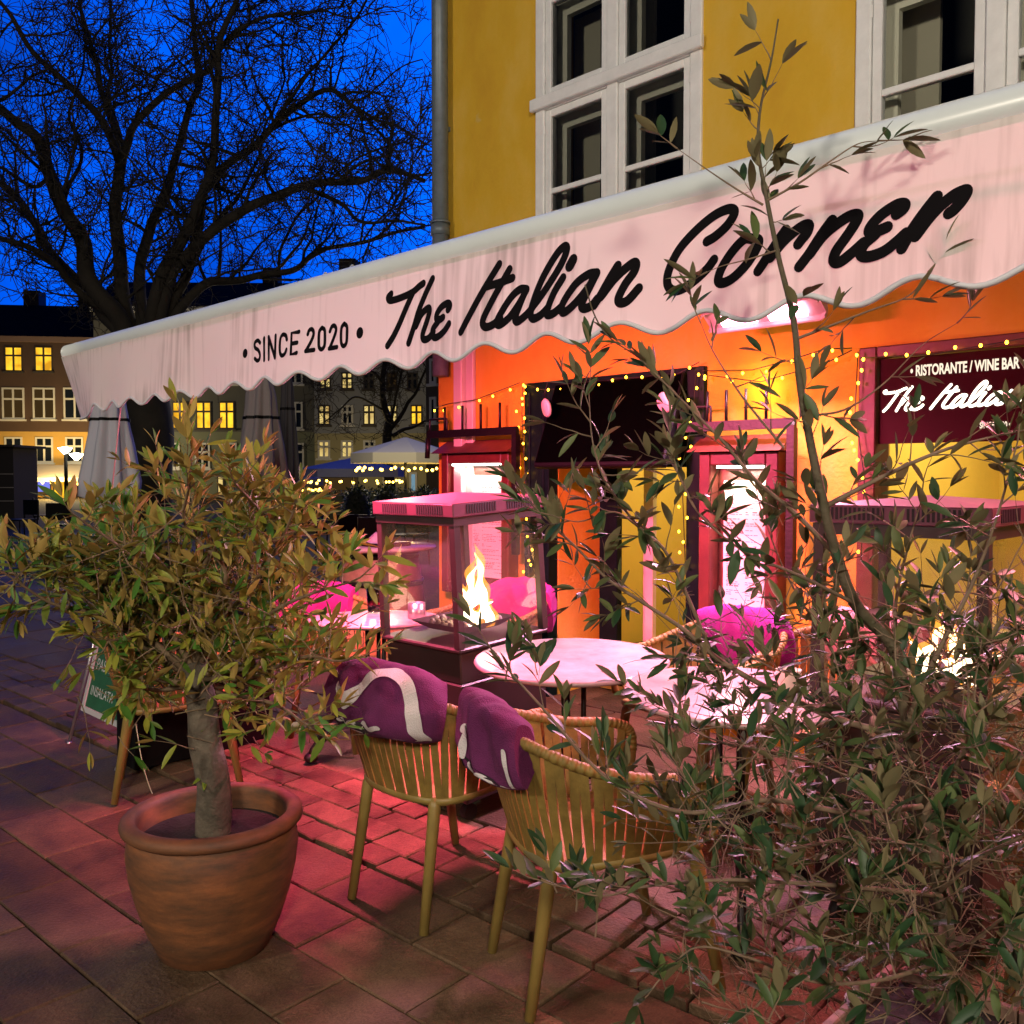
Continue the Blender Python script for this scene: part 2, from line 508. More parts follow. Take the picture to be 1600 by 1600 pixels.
def slab_material():
    m = mat('granite_slabs', (.17, .135, .11), .58, spec=.2, bump=.55, bscale=75)
    t = m.node_tree; b = t.nodes['Principled BSDF']; tc = t.nodes.new('ShaderNodeTexCoord')
    ge = t.nodes.new('ShaderNodeNewGeometry')
    r = t.nodes.new('ShaderNodeValToRGB'); r.color_ramp.elements[0].color = (.092, .060, .036, 1); r.color_ramp.elements[1].color = (.185, .122, .074, 1)
    t.links.new(ge.outputs['Random Per Island'], r.inputs[0])
    n = t.nodes.new('ShaderNodeTexNoise'); n.inputs['Scale'].default_value = 4; n.inputs['Detail'].default_value = 8; n.inputs['Roughness'].default_value = .7
    t.links.new(tc.outputs['Object'], n.inputs['Vector'])
    r2 = t.nodes.new('ShaderNodeValToRGB'); r2.color_ramp.elements[0].position = .32; r2.color_ramp.elements[1].position = .68
    r2.color_ramp.elements[0].color = (.38, .35, .33, 1); r2.color_ramp.elements[1].color = (1.15, 1.1, 1.05, 1)
    t.links.new(n.outputs['Fac'], r2.inputs[0])
    n3 = t.nodes.new('ShaderNodeTexVoronoi'); n3.inputs['Scale'].default_value = 260
    t.links.new(tc.outputs['Object'], n3.inputs['Vector'])
    r3 = t.nodes.new('ShaderNodeValToRGB'); r3.color_ramp.elements[0].color = (.62, .6, .6, 1); r3.color_ramp.elements[1].color = (1.3, 1.28, 1.25, 1)
    t.links.new(n3.outputs['Color'], r3.inputs[0])
    mx = t.nodes.new('ShaderNodeMix'); mx.data_type = 'RGBA'; mx.blend_type = 'MULTIPLY'; mx.inputs[0].default_value = 1
    t.links.new(r.outputs[0], mx.inputs[6]); t.links.new(r2.outputs[0], mx.inputs[7])
    my = t.nodes.new('ShaderNodeMix'); my.data_type = 'RGBA'; my.blend_type = 'MULTIPLY'; my.inputs[0].default_value = .8
    t.links.new(mx.outputs[2], my.inputs[6]); t.links.new(r3.outputs[0], my.inputs[7])
    t.links.new(my.outputs[2], b.inputs['Base Color'])
    rr = t.nodes.new('ShaderNodeMapRange'); rr.inputs[1].default_value = .3; rr.inputs[2].default_value = .7; rr.inputs[3].default_value = .48; rr.inputs[4].default_value = .80
    t.links.new(n.outputs['Fac'], rr.inputs[0]); t.links.new(rr.outputs[0], b.inputs['Roughness'])
    return m


SLAB = slab_material()
GROUND = mat('damp_grit', (.030, .026, .024), .85, spec=.15, var=.4, vscale=8, bump=.6, bscale=40)
g = MB()
ys = [-40, 1.4, 6, 160]
for a, b in zip(ys[:-1], ys[1:]):
    g.quad((-170, a, gz(a) - .035), (60, a, gz(a) - .035), (60, b, gz(b) - .035), (-170, b, gz(b) - .035))
tag(g.build('ground', GROUND), kind='structure')

pv = MB()
A28 = R(2.6); CA, SA = math.cos(A28), math.sin(A28)


def slab(mb, s0, s1, t0, t1, gap=.0036, jit=.0, dz=0.0, org=(-2.5, 1.03), ang=True):
    c, s = (CA, SA) if ang else (1, 0)
    def W_(a, b):
        return (org[0] + a * c - b * s, org[1] + a * s + b * c)
    pts = [(s0 + gap, t0 + gap), (s1 - gap, t0 + gap), (s1 - gap, t1 - gap), (s0 + gap, t1 - gap)]
    pts = [(a + rng.uniform(-jit, jit), b + rng.uniform(-jit, jit)) for a, b in pts]
    cx = sum(a for a, b in pts) / 4; cy = sum(b for a, b in pts) / 4
    h = dz + rng.uniform(-.003, .003)
    lo, hi = [], []
    for a, b in pts:
        x, y = W_(a, b); k = .007
        th = h + rng.uniform(-.0012, .0012)
        lo.append((x, y, gz(y) - .06))
        d = math.hypot(cx - a, cy - b)
        x2, y2 = W_(a + (cx - a) / d * k, b + (cy - b) / d * k)
        lo[-1] = (x, y, gz(y) - .05)
        hi.append((x, y, gz(y) + th - .005)); hi.append((x2, y2, gz(y2) + th))
    vs = lo + hi
    fs = [(5, 7, 9, 11)]
    for i in range(4):
        j = (i + 1) % 4
        fs.append((i, j, 4 + 2 * j, 4 + 2 * i)); fs.append((4 + 2 * i, 4 + 2 * j, 5 + 2 * j, 5 + 2 * i))
    mb.add(vs, fs)


row = .257
for k in range(-11, 4):
    off = 0 if k % 2 == 0 else .265
    wide = 1.0
    for i in range(-24, 12):
        s0 = off + i * .53
        slab(pv, s0, s0 + .53, k * row, (k + 1) * row, jit=.0022)
tag(pv.build('pavement', SLAB), kind='structure')
# rough setts in the drain strip, then flat slabs up to the house
sv = MB()
t = 4 * row + .03
for rr in range(4):
    wd = rng.uniform(.12, .16); s = -13
    while s < 6:
        L = rng.uniform(.14, .30)
        slab(sv, s, s + L, t, t + wd, .0045, .009, rng.uniform(-.005, .001)); s += L
    t += wd
k = 0
while t < 3.4:
    s = -13 + (k % 2) * .3
    while s < 6:
        L = rng.uniform(.48, .62)
        slab(sv, s, s + L, t, t + .42, .004, .004, 0); s += L
    t += .42; k += 1
tag(sv.build('terrace_paving', SLAB), kind='structure')
# the square's setts, farther off
sq = MB()
for i in range(46):
    for j in range(40):
        x0 = -15.2 - i * .33 + (j % 2) * .16; y0 = -1.0 + j * .23
        if y0 > 4.4 and x0 > -5: continue
        a, b = x0, x0 - .31
        sq.add([(a, y0, gz(y0)), (a, y0 + .215, gz(y0 + .215)), (b, y0 + .215, gz(y0 + .215)), (b, y0, gz(y0))], [(0, 1, 2, 3)])
tag(sq.build('square_setts', mat('dark_setts', (.075, .060, .055), .7, spec=.2, var=.4, vscale=3, bump=.3, bscale=60)), kind='structure')

# ------------------------------------------------------------------ the yellow corner building
YF = 4.3
bld = thing('yellow_building', 'yellow plastered corner building with white casement windows above the restaurant awning', 'building', (-5.04, YF, 0))
BX0, BX1, BH, TH = -5.04, 6.0, 8.2, .35
DOOR = (-4.165, -2.803, 0.0, 2.10)
WIN = (-1.95, .95, .72, 2.11)
UPS = [(-4.077, -2.844), (-1.99, -.757), (.10, 1.333)]
UZ = (2.72, 4.56)
holes = [DOOR, WIN] + [(a, b, *UZ) for a, b in UPS]
xs = sorted(set([BX0, BX1] + [h[0] for h in holes] + [h[1] for h in holes]))
zs = sorted(set([0.0, BH] + [h[2] for h in holes] + [h[3] for h in holes]))
inv = Matrix.Translation((5.04, -YF, 0))


def bpart(mb, name, m, parent=None, bevel=0.0):
    """a part of the building: geometry in world coordinates, moved into the building's own space"""
    mb.v = [tuple(inv @ Vector(p)) for p in mb.v]
    return mb.build(name, m, parent or bld, bevel=bevel)


w = MB()
for a, b in zip(xs[:-1], xs[1:]):
    for c, d in zip(zs[:-1], zs[1:]):
        mx, mz = (a + b) / 2, (c + d) / 2
        if any(h[0] < mx < h[1] and h[2] < mz < h[3] for h in holes): continue
        w.b2((a, YF, c), (b, YF + TH, d))
w.b2((BX0, YF + TH, 0), (BX0 + TH, 15, BH)); w.b2((BX1 - TH, YF + TH, 0), (BX1, 15, BH)); w.b2((BX0 + TH, 15 - TH, 0), (BX1 - TH, 15, BH))
# door recess side and head
w.b2((-4.1649, YF + .066, 0), (-3.945, YF + .53, 2.0999)); w.b2((-2.93, YF + .066, 0), (-2.8031, YF + .53, 2.0999)); w.b2((-4.165, YF + TH, 2.1), (-2.803, YF + .52, 2.2))
bpart(w, 'wall', PLASTER)
w = MB()
w.add([(BX0 - .3, YF - .35, BH), (BX1 + .3, YF - .35, BH), (BX1 + .3, 9.7, BH + 4), (BX0 - .3, 9.7, BH + 4), (BX0 - .3, 15.3, BH), (BX1 + .3, 15.3, BH)],
      [(0, 1, 2, 3), (3, 2, 5, 4), (0, 3, 4), (1, 5, 2), (0, 4, 5, 1)])
bpart(w, 'roof', mat('dark_roof_tiles', (.05, .025, .02), .7, var=.3, vscale=6))
# ground-floor room, lit yellow
w = MB()
rx0, rx1, ry0, ry1, rz0, rz1 = -4.65, 1.9, YF + .353, 8.2, .12, 2.66
P = [(rx0, ry0, rz0), (rx1, ry0, rz0), (rx1, ry1, rz0), (rx0, ry1, rz0), (rx0, ry0, rz1), (rx1, ry0, rz1), (rx1, ry1, rz1), (rx0, ry1, rz1)]
w.add(P, [(0, 1, 2, 3), (7, 6, 5, 4), (3, 2, 6, 7), (0, 3, 7, 4), (1, 5, 6, 2)])
w.b2((-2.6, 5.0, .13), (-2.5, 8.1, 2.65))
room = bpart(w, 'dining_room', ROOMY)
# casement windows of the upper floor
for (a, b) in UPS:
    z0, z1 = UZ
    f = MB(); y = YF - .018
    fw = .075
    f.b2((a, y, z0), (a + fw, y + .13, z1)); f.b2((b - fw, y, z0), (b, y + .13, z1))
    f.b2((a + fw, y, z1 - fw), (b - fw, y + .13, z1)); f.b2((a + fw, y, z0), (b - fw, y + .13, z0 + fw))
    mid = (a + b) / 2
    f.b2((mid - .04, y, z0 + fw), (mid + .04, y + .12, z1 - fw))
    f.b2((a - .02, y - .035, 3.795), (b + .02, y - .001, 3.868)); f.b2((a + fw, y - .0005, 3.79), (mid - .0405, y + .12, 3.873)); f.b2((mid + .0405, y - .0005, 3.79), (b - fw, y + .12, 3.873))
    f.b2((a - .03, y - .05, z1 - .005), (b + .03, y - .002, z1 + .05))
    win = bpart(f, 'window', WHITE_WOOD, bevel=.006)
    for (c, d) in ((a + fw, mid - .04), (mid + .04, b - fw)):
        for (e0, e1, bars) in ((z0 + fw, 3.79, (3.285,)), (3.873, z1 - fw, ())):
            s = MB(); q = .048; yy = y + .012
            s.b2((c + .003, yy, e0), (c + q, yy + .05, e1 - .003)); s.b2((d - q, yy, e0), (d - .003, yy + .05, e1 - .003))
            s.b2((c + q, yy, e1 - q), (d - q, yy + .05, e1 - .003)); s.b2((c + q, yy, e0), (d - q, yy + .05, e0 + q))
            for zb in bars: s.b2((c + q, yy + .004, zb - .016), (d - q, yy + .045, zb + .016))
            # hinges
            for hz in (e0 + .12, e1 - .12): s.b2((c - .012 if c < mid else d - .006, yy - .010, hz - .03), (c + .006 if c < mid else d + .012, yy - .001, hz + .03))
            sh = bpart(s, 'sash', WHITE_WOOD, win, bevel=.004)
            p = MB(); p.quad((c + q, yy + .02, e0 + q), (d - q, yy + .02, e0 + q), (d - q, yy + .02, e1 - q), (c + q, yy + .02, e1 - q))
            bpart(p, 'pane', WGLASS, win)
            # inner secondary frame
            s = MB(); yi = y + .135; k = .075
            s.b2((c - .02, yi, e0), (c + k, yi + .04, e1)); s.b2((d - .05, yi, e0), (d + .02, yi + .04, e1)); s.b2((c + k, yi, e1 - .09), (d - .05, yi + .04, e1)); s.b2((c + k, yi, e0), (d - .05, yi + .04, e0 + .05))
            bpart(s, 'inner_frame', mat('cream_inner_frame', (.70, .68, .56), .6), win)
    s = MB(); yb = YF + TH + .9
    s.add([(a - .15, YF + .352, z0 - .1), (b + .15, YF + .352, z0 - .1), (b + .15, yb, z0 - .1), (a - .15, yb, z0 - .1), (a - .15, YF + .352, z1 + .2), (b + .15, YF + .352, z1 + .2), (b + .15, yb, z1 + .2), (a - .15, yb, z1 + .2)],
          [(0, 1, 2, 3), (7, 6, 5, 4), (3, 2, 6, 7), (0, 3, 7, 4), (1, 5, 6, 2)])
    s.mi = 1
    s.add([(a - .002, YF + .112, z0), (a - .002, YF + .35, z0), (a - .002, YF + .35, z1), (a - .002, YF + .112, z1)], [(0, 1, 2, 3)])
    s.b2((a + .05, YF + .30, z0 + .1), (a + .27, YF + .33, z1 - .1)); s.b2((b - .30, YF + .30, z0 + .1), (b - .05, YF + .33, z1 - .1)); s.b2((mid - .12, YF + .31, z0 + .1), (mid + .06, YF + .34, z1 - .1))
    bpart(s, 'dark_room', [DARKROOM, mat('cream_curtain', (.36, .34, .26), .9)])
# shop window
f = MB(); a, b, z0, z1 = WIN; y = YF - .02
f.b2((a, y, z0), (a + .085, y + .16, z1)); f.b2((b - .085, y, z0), (b, y + .16, z1)); f.b2((a + .085, y, z1 - .055), (b - .085, y + .16, z1)); f.b2((a + .085, y, z0), (b - .085, y + .16, z0 + .09))
f.b2((-.55, y + .003, z0 + .09), (-.48, y + .15, z1 - .055)); f.b2((a - .03, y - .05, z0 - .05), (b + .03, y - .001, z0 + .02))
sw = bpart(f, 'shop_window', REDWOOD, bevel=.006)
p = MB(); p.quad((a + .085, y + .07, z0 + .09), (-.55, y + .07, z0 + .09), (-.55, y + .07, 1.652), (a + .085, y + .07, 1.652)); p.quad((-.48, y + .07, z0 + .09), (b - .085, y + .07, z0 + .09), (b - .085, y + .07, 1.652), (-.48, y + .07, 1.652))
bpart(p, 'pane', GLASS, sw)
# door surround and door
f = MB(); a, b, z0, z1 = DOOR; y = YF - .025
f.b2((a, y, z0), (a + .215, y + .09, z1)); f.b2((b - .115, y, z0), (b, y + .09, z1)); f.b2((a + .215, y, z1 - .12), (b - .115, y + .09, z1))
f.b2((a + .03, y - .012, z0), (a + .06, y - .0005, z1 - .06)); f.b2((a + .15, y - .012, z0), (a + .18, y - .0005, z1 - .06))
bpart(f, 'door_surround', DGREEN, bevel=.005)
f = MB(); y = YF + .47; a, b = -3.945, -2.93; z0, z1 = .08, 2.10
f.b2((a, y, z0), (a + .15, y + .06, z1)); f.b2((b - .06, y, z0), (b, y + .06, z1)); f.b2((a + .15, y, 1.56), (b - .06, y + .06, z1)); f.b2((a + .15, y, z0), (b - .06, y + .06, .36))
f.b2((-3.13, y - .01, z0 + .3), (-3.05, y + .05, 1.56))
dr = bpart(f, 'door', DGREEN, bevel=.005)
p = MB(); p.quad((a + .15, y + .03, .36), (b - .06, y + .03, .36), (b - .06, y + .03, 1.56), (a + .15, y + .03, 1.56)); bpart(p, 'pane', GLASS, dr)
p = MB(); p.b2((-3.12, y - .045, 1.0), (-3.075, y - .011, 1.16)); p.tube([(-3.10, y - .05, 1.08), (-3.10, y - .09, 1.08), (-3.20, y - .09, 1.08)], .009, 8); bpart(p, 'handle', SILVER, dr)
p = MB(); p.b2((-3.84, y + .35, .2), (-3.76, y + .39, 1.65)); bpart(p, 'inner_post', WHITE_WOOD)
# downpipe, white casing
f = MB(); f.tube([(-4.918, YF - .085, 2.2), (-4.918, YF - .085, 8.1)], .057, 20); f.tube([(-4.918, YF - .085, 3.17), (-4.918, YF - .085, 3.24)], .066, 20); f.tube([(-4.918, YF - .085, 3.25), (-4.918, YF - .085, 3.265)], .070, 20)
for zz in (3.9, 5.4): f.b2((-4.93, YF - .06, zz), (-4.905, YF, zz + .03))
bpart(f, 'downpipe', ZINC)
f = MB(); f.b2((-4.80, YF - .075, 0), (-4.715, YF - .0005, 2.55)); f.b2((-4.714, YF - .035, 0), (-4.645, YF - .0006, 2.55)); bpart(f, 'pipe_casing', mat('cream_casing', (.62, .56, .50), .5), bevel=.006)
lamp('dining_room_lamp', 'AREA', (-1.2, 6.3, 2.6), 95, (1, .80, .40), 2.4, 1.6, (-1.2, 6.3, 0))
lamp('hallway_lamp', 'AREA', (-3.6, 6.3, 2.6), 45, (1, .80, .40), 1.2, 1.2, (-3.6, 6.3, 0))
pt = thing('pendant_lamp', 'small bare glass bulb hanging inside the yellow dining room window', 'lamp', (-.75, 5.3, 1.35))
f = MB(); f.ball((0, 0, 0), .05, 12, 8); f.build('glass_bulb', emit_mat('pendant_glow', (1, .70, .25), 9), pt)
f = MB(); f.tube([(0, 0, .045), (0, 0, 1.3)], .005, 5); f.build('cord', CABLE, pt)

for i, (x, y, z, w_, h_, lb) in enumerate(((-4.2, 8.16, 1.5, .7, .9, 'dark framed picture seen through the door glass'), (-1.5, 8.16, 1.75, .9, .6, 'dark framed picture on the back wall of the dining room'))):
    fp = thing('framed_picture', lb, 'picture', (x, y, z))
    f = MB(); f.b2((-w_ / 2, -.03, -h_ / 2), (w_ / 2, 0, h_ / 2)); f.build('frame', REDWOOD, fp, bevel=.01)
    f = MB(); f.b2((-w_ / 2 + .06, -.034, -h_ / 2 + .06), (w_ / 2 - .06, -.031, h_ / 2 - .06)); f.build('print', mat('faded_print', (.30, .22, .12), .7, var=.6, vscale=3), fp)
ws = thing('wall_shelf', 'wooden shelf of dark bottles in the dining room', 'shelf', (.2, 8.1, 1.0))
f = MB()
for z in (0, .4, .8): f.b2((-.9, -.28, z), (.9, .05, z + .03))
f.b2((-.93, -.28, -.9), (-.901, .05, 1.1)); f.b2((.901, -.28, -.9), (.93, .05, 1.1)); f.build('boards', REDWOOD, ws)
f = MB(); r_ = random.Random(6)
for z in (.031, .431, .831):
    for k in range(14): f.lathe([(.001, 0), (.037, 0), (.037, .19), (.014, .24), (.014, .30), (.001, .30)], 10, (-.8 + k * .122 + r_.uniform(-.015, .015), -.12, z))
f.build('bottles', mat('dark_bottle_glass', (.012, .02, .008), .1), ws)

# ------------------------------------------------------------------ the awning
YA = 1.76
AX0, AX1 = -5.09, 1.9
awn = thing('awning', 'white scalloped restaurant awning with black script lettering across its long front edge', 'awning', (-1.6, 4.28, 3.05))
ainv = Matrix.Translation((1.6, -4.28, -3.05))


def apart(mb, name, m, parent=None, bevel=0.0):
    mb.v = [tuple(ainv @ Vector(p)) for p in mb.v]
    return mb.build(name, m, parent or awn, bevel=bevel)


def val_y(x, z):
    f = (2.12 - z) / .28
    return YA + .010 * math.sin(x * 5.1 + .6) * f + .006 * math.sin(x * 13.7) * f - .012 * f + (.10 * f * max(0, (-4.62 - x) / .47) ** 1.5 if x < -4.62 else 0)


def hem(x):
    base = 1.848 + .012 * (x + 1.7) * .3
    if x < -4.66:
        k = min(1, (-4.66 - x) / .12)
        return base - .018 * math.cos(2 * math.pi * (x + 1.735) / .2325) * (1 - k) - .03 * k
    return base - .018 * math.cos(2 * math.pi * (x + 1.735) / .2325)


vm = MB(); vm.smooth = True
NX, NZ = 420, 10
grid = []
for i in range(NX + 1):
    x = AX0 + (AX1 - AX0) * i / NX; h = hem(x)
    for j in range(NZ + 1):
        z = 2.125 + (h - 2.125) * j / NZ
        xx = x + (.02 * j / NZ if i == 0 else 0)
        grid.append((xx, val_y(x, z), z))
vm.add(grid, [(i * (NZ + 1) + j, i * (NZ + 1) + j + 1, (i + 1) * (NZ + 1) + j + 1, (i + 1) * (NZ + 1) + j) for i in range(NX) for j in range(NZ)])
val = apart(vm, 'valance', AWN)
pm = MB(); pm.tube([(AX0 + (AX1 - AX0) * i / NX, val_y(AX0 + (AX1 - AX0) * i / NX, hem(AX0 + (AX1 - AX0) * i / NX)) - .001, hem(AX0 + (AX1 - AX0) * i / NX)) for i in range(NX + 1)], .0062, 6)
apart(pm, 'piping', PIPING, val)
bm_ = MB(); bm_.smooth = True
prof = [(.030 * math.cos(a) * (1.25 if math.cos(a) > 0 else 1), .038 * math.sin(a)) for a in [2 * math.pi * k / 20 for k in range(20)]]
nb = 24
for i in range(nb + 1):
    x = AX0 - .01 + (AX1 - AX0 + .02) * i / nb
    bm_.v.extend([(x, 1.79 + p[0], 2.151 + p[1]) for p in prof])
for i in range(nb):
    for k in range(20):
        bm_.f.append((i * 20 + k, i * 20 + (k + 1) % 20, (i + 1) * 20 + (k + 1) % 20, (i + 1) * 20 + k)); bm_.m.append(0); bm_.sm.append(True)
bm_.f.append(tuple(range(20))); bm_.m.append(0); bm_.sm.append(False)
bm_.f.append(tuple(nb * 20 + k for k in reversed(range(20)))); bm_.m.append(0); bm_.sm.append(False)
apart(bm_, 'front_bar', ALU)
cm = MB(); cm.smooth = True
for i in range(41):
    x = AX0 + (AX1 - AX0) * i / 40
    for j in range(13):
        s = j / 12
        cm.v.append((x, 1.80 + 2.46 * s, 2.178 + .90 * s - .05 * math.sin(math.pi * s) * (1 + .3 * math.sin(x * 3))))
for i in range(40):
    for j in range(12):
        cm.f.append((i * 13 + j, (i + 1) * 13 + j, (i + 1) * 13 + j + 1, i * 13 + j + 1)); cm.m.append(0); cm.sm.append(True)
apart(cm, 'canopy', AWN_TOP)
for xa in (-4.5, -1.6, 1.2):
    t_ = MB(); t_.tube([(xa, 4.26, 2.86), (xa + .75, 3.1, 2.46), (xa + .06, 1.84, 2.14)], .022, 8)
    apart(t_, 'arm', ALU)
rod = MB(); rod.tube([at_y(193, 580, 1.82), at_y(188, 640, 1.82), at_y(168, 830, 1.84)], .0035, 5)
apart(rod, 'pull_cord', mat('pink_cord', (.6, .3, .32), .6))
cb = MB()
for (q0, q1) in ((Vector((-1.0, 1.9, 2.05)), Vector((1.0, 2.6, 2.25))),):
    cb.tube(catmull([q0, q0.lerp(q1, .3) + Vector((0, 0, -.05)), q0.lerp(q1, .65) + Vector((0, 0, -.05)), q1]), .006, 6)
apart(cb, 'cable', mat('white_cable', (.7, .6, .55), .5))


def vpx(k, ox, oy, pts):
    """strokes copied from the photograph's lettering -> x, z on the valance"""
    out = []
    for a, b in pts:
        p = at_y(ox + a * k, oy + b * k, YA - .004); out.append((p.x, p.z))
    return out


def vplace(x, z, lift):
    return (x, val_y(x, z) - .0010 - lift * .4, z)


k1, k2, k3, k4, k5 = .14375, .1875, .175, .2, .14375
SCRIPT = []   # (points on the valance, width)
for pts in ([(140, 550), (108, 590), (135, 622), (250, 588), (370, 530), (440, 470), (490, 435)], [(375, 535), (300, 700), (225, 880), (165, 1010), (105, 1115)],
            [(592, 385), (510, 560), (435, 740), (385, 900), (322, 1085)], [(405, 900), (470, 770), (545, 705), (562, 740), (530, 850), (482, 990), (495, 1045), (555, 1030), (612, 960)],
            [(778, 725), (798, 685), (775, 655), (705, 690), (652, 765), (645, 825), (690, 828), (722, 808)], [(668, 850), (603, 940), (612, 1015), (660, 1020), (740, 960), (795, 880)]):
    SCRIPT.append((vpx(k1, 590, 380, pts), .0225))
for pts in ([(322, 282), (200, 500), (105, 690), (28, 850)], [(410, 325), (350, 440), (262, 620), (208, 755), (230, 808), (290, 790), (350, 735)], [(228, 468), (320, 440), (435, 398)],
            [(552, 492), (500, 495), (430, 560), (352, 690), (322, 765), (345, 790), (420, 730), (500, 610), (558, 495)], [(552, 500), (500, 640), (472, 735), (492, 762), (550, 720), (615, 650)],
            [(605, 660), (720, 500), (838, 300), (885, 175), (868, 133), (802, 200), (702, 380), (632, 560), (602, 690), (626, 738), (690, 710), (755, 645)],
            [(868, 398), (800, 520), (752, 650), (748, 706), (800, 698), (872, 640)], [(945, 248), (920, 300)],
            [(1148, 358), (1080, 372), (982, 450), (892, 590), (872, 665), (900, 688), (980, 620), (1080, 490), (1140, 375)], [(1150, 362), (1090, 500), (1042, 620), (1062, 657), (1120, 635), (1165, 575)],
            [(1318, 295), (1250, 420), (1182, 560), (1142, 632)], [(1190, 560), (1300, 400), (1418, 285), (1462, 275), (1448, 345), (1380, 450), (1332, 560), (1342, 606), (1400, 588), (1488, 482)]):
    SCRIPT.append((vpx(k2, 720, 360, pts), .0235))
for pts in ([(478, 612), (560, 562), (660, 470), (718, 380), (718, 332), (660, 325), (540, 382), (382, 512), (232, 680), (142, 860), (124, 980), (165, 1046), (250, 1038), (370, 960), (478, 862), (545, 775)],
            [(900, 592), (822, 592), (722, 690), (622, 840), (584, 955), (622, 985), (720, 940), (840, 820), (928, 680), (946, 605), (905, 588)],
            [(1185, 510), (1110, 620), (1022, 760), (945, 880)], [(1052, 760), (1180, 602), (1318, 485), (1388, 465), (1378, 530), (1332, 590), (1298, 638)]):
    SCRIPT.append((vpx(k3, 1020, 270, pts), .0225))
for pts in ([(396, 370), (310, 490), (222, 630), (145, 735)], [(222, 640), (340, 482), (500, 355), (588, 325), (596, 362), (530, 470), (432, 610), (412, 688), (460, 696), (560, 620), (645, 545)],
            [(908, 325), (965, 280), (965, 245), (900, 255), (782, 332), (702, 420), (694, 468), (750, 458), (835, 425)], [(742, 480), (652, 560), (624, 636), (682, 656), (800, 620), (900, 550), (985, 475)],
            [(1225, 190), (1130, 310), (1032, 450), (952, 595)], [(1062, 500), (1200, 322), (1340, 195), (1438, 145), (1460, 158), (1428, 220), (1370, 290), (1328, 322)]):
    SCRIPT.append((vpx(k4, 1220, 270, pts), .0225))
SINCE = []
for pts, n_ in (([(262, 388), (235, 362), (202, 388), (206, 440), (245, 470), (266, 520), (260, 568), (235, 582), (207, 560)], 5), ([(307, 338), (321, 578)], 1), ([(362, 325), (379, 568)], 1), ([(362, 325), (455, 553)], 1), ([(443, 310), (456, 553)], 1),
                ([(576, 355), (560, 312), (526, 302), (502, 350), (506, 470), (530, 528), (564, 514), (580, 465)], 5), ([(700, 270), (622, 285), (632, 518), (690, 500)], 1), ([(628, 400), (685, 388)], 1),
                ([(787, 295), (800, 252), (828, 242), (846, 280), (833, 350), (778, 478)], 5), ([(774, 480), (858, 466)], 1),
                ([(932, 224), (906, 262), (901, 340), (906, 430), (932, 460), (961, 420), (964, 330), (959, 250), (932, 224)], 5),
                ([(1016, 262), (1036, 212), (1064, 202), (1083, 240), (1068, 310), (1018, 448)], 5), ([(1012, 450), (1098, 435)], 1),
                ([(1172, 180), (1144, 222), (1139, 300), (1145, 390), (1172, 423), (1202, 385), (1206, 290), (1202, 210), (1172, 180)], 5)):
    SINCE.append((vpx(k5, 370, 480, pts), .0155, n_))
for g0, g1 in ((0, 6), (6, 16), (16, 99)):
    lt = MB()
    for pts, wd in SCRIPT[g0:g1]:
        if len(pts) == 2 and abs(pts[0][1] - pts[1][1]) < .04: wd = .030
        ribbon(lt, pts, wd, vplace)
    apart(lt, 'script_lettering', BLACKTXT, val)
lt = MB()
for pts, wd, n_ in SINCE: ribbon(lt, pts, wd, vplace, n=n_)
for (a, b, r_) in ((98, 503, .0175), (1346, 280, .0185)):
    (q,) = vpx(k5, 370, 480, [(a, b)]); disc(lt, q[0], q[1], r_, vplace)
apart(lt, 'date_lettering', BLACKTXT, val)


# ------------------------------------------------------------------ infrared heat lamps under the awning
def heat_lamp(loc, label, aim, power, color, rotz=0.0, length=.62, spread=165):
    h = thing('heat_lamp', label, 'heat lamp', loc, (0, 0, rotz), 'infrared heat lamps under the awning')
    tilt = Matrix.Rotation(R(aim), 4, 'X')
    s = MB(); L = length / 2; prof = [(-.075, 0), (-.070, .035), (-.03, .06), (.03, .06), (.070, .035), (.075, 0), (.062, 0), (.058, .025), (-.058, .025), (-.062, 0)]
    for x in (-L, -L + .03, L - .03, L):
        k = .72 if abs(x) == L else 1
        s.v.extend([tuple(tilt @ Vector((x, p[0] * k, p[1]))) for p in prof])
    n = len(prof)
    for i in range(3):
        for k in range(n):
            s.f.append((i * n + k, i * n + (k + 1) % n, (i + 1) * n + (k + 1) % n, (i + 1) * n + k)); s.m.append(0); s.sm.append(False)
    s.f.append(tuple(range(n))); s.f.append(tuple(3 * n + k for k in reversed(range(n)))); s.m += [0, 0]; s.sm += [False, False]
    s.build('shell', LAMPW, h, bevel=.004)
    for x in (-.13, .13):
        s = MB(); s.box((x, 0, .012), (.19, .075, .012), tilt); s.build('glow_tube', HEATGLOW, h)
    for x in (-.1, .1):
        s = MB(); s.tube([tilt @ Vector((x, 0, .06)), Vector((x, .1, .22))], .008, 6); s.build('bracket', ALU, h)
    l = lamp('heat_light', 'AREA', (0, 0, 0), power, color, .5, .08)
    l.parent = h; l.matrix_local = tilt @ Matrix.Translation((0, 0, -.035)); l.data.spread = R(spread)
    return h


heat_lamp((-2.30, 3.98, 2.262), 'white infrared heat lamp glowing above the two marble tables', -38, 100, (1.0, .42, .70))
heat_lamp((-3.35, 2.20, 2.17), 'infrared heat lamp behind the awning edge above the glass flame heater', 38, 155, (1.0, .115, .25), spread=140)
heat_lamp((-.55, 3.0, 2.25), 'infrared heat lamp under the right end of the awning', -25, 42, (1.0, .22, .30))

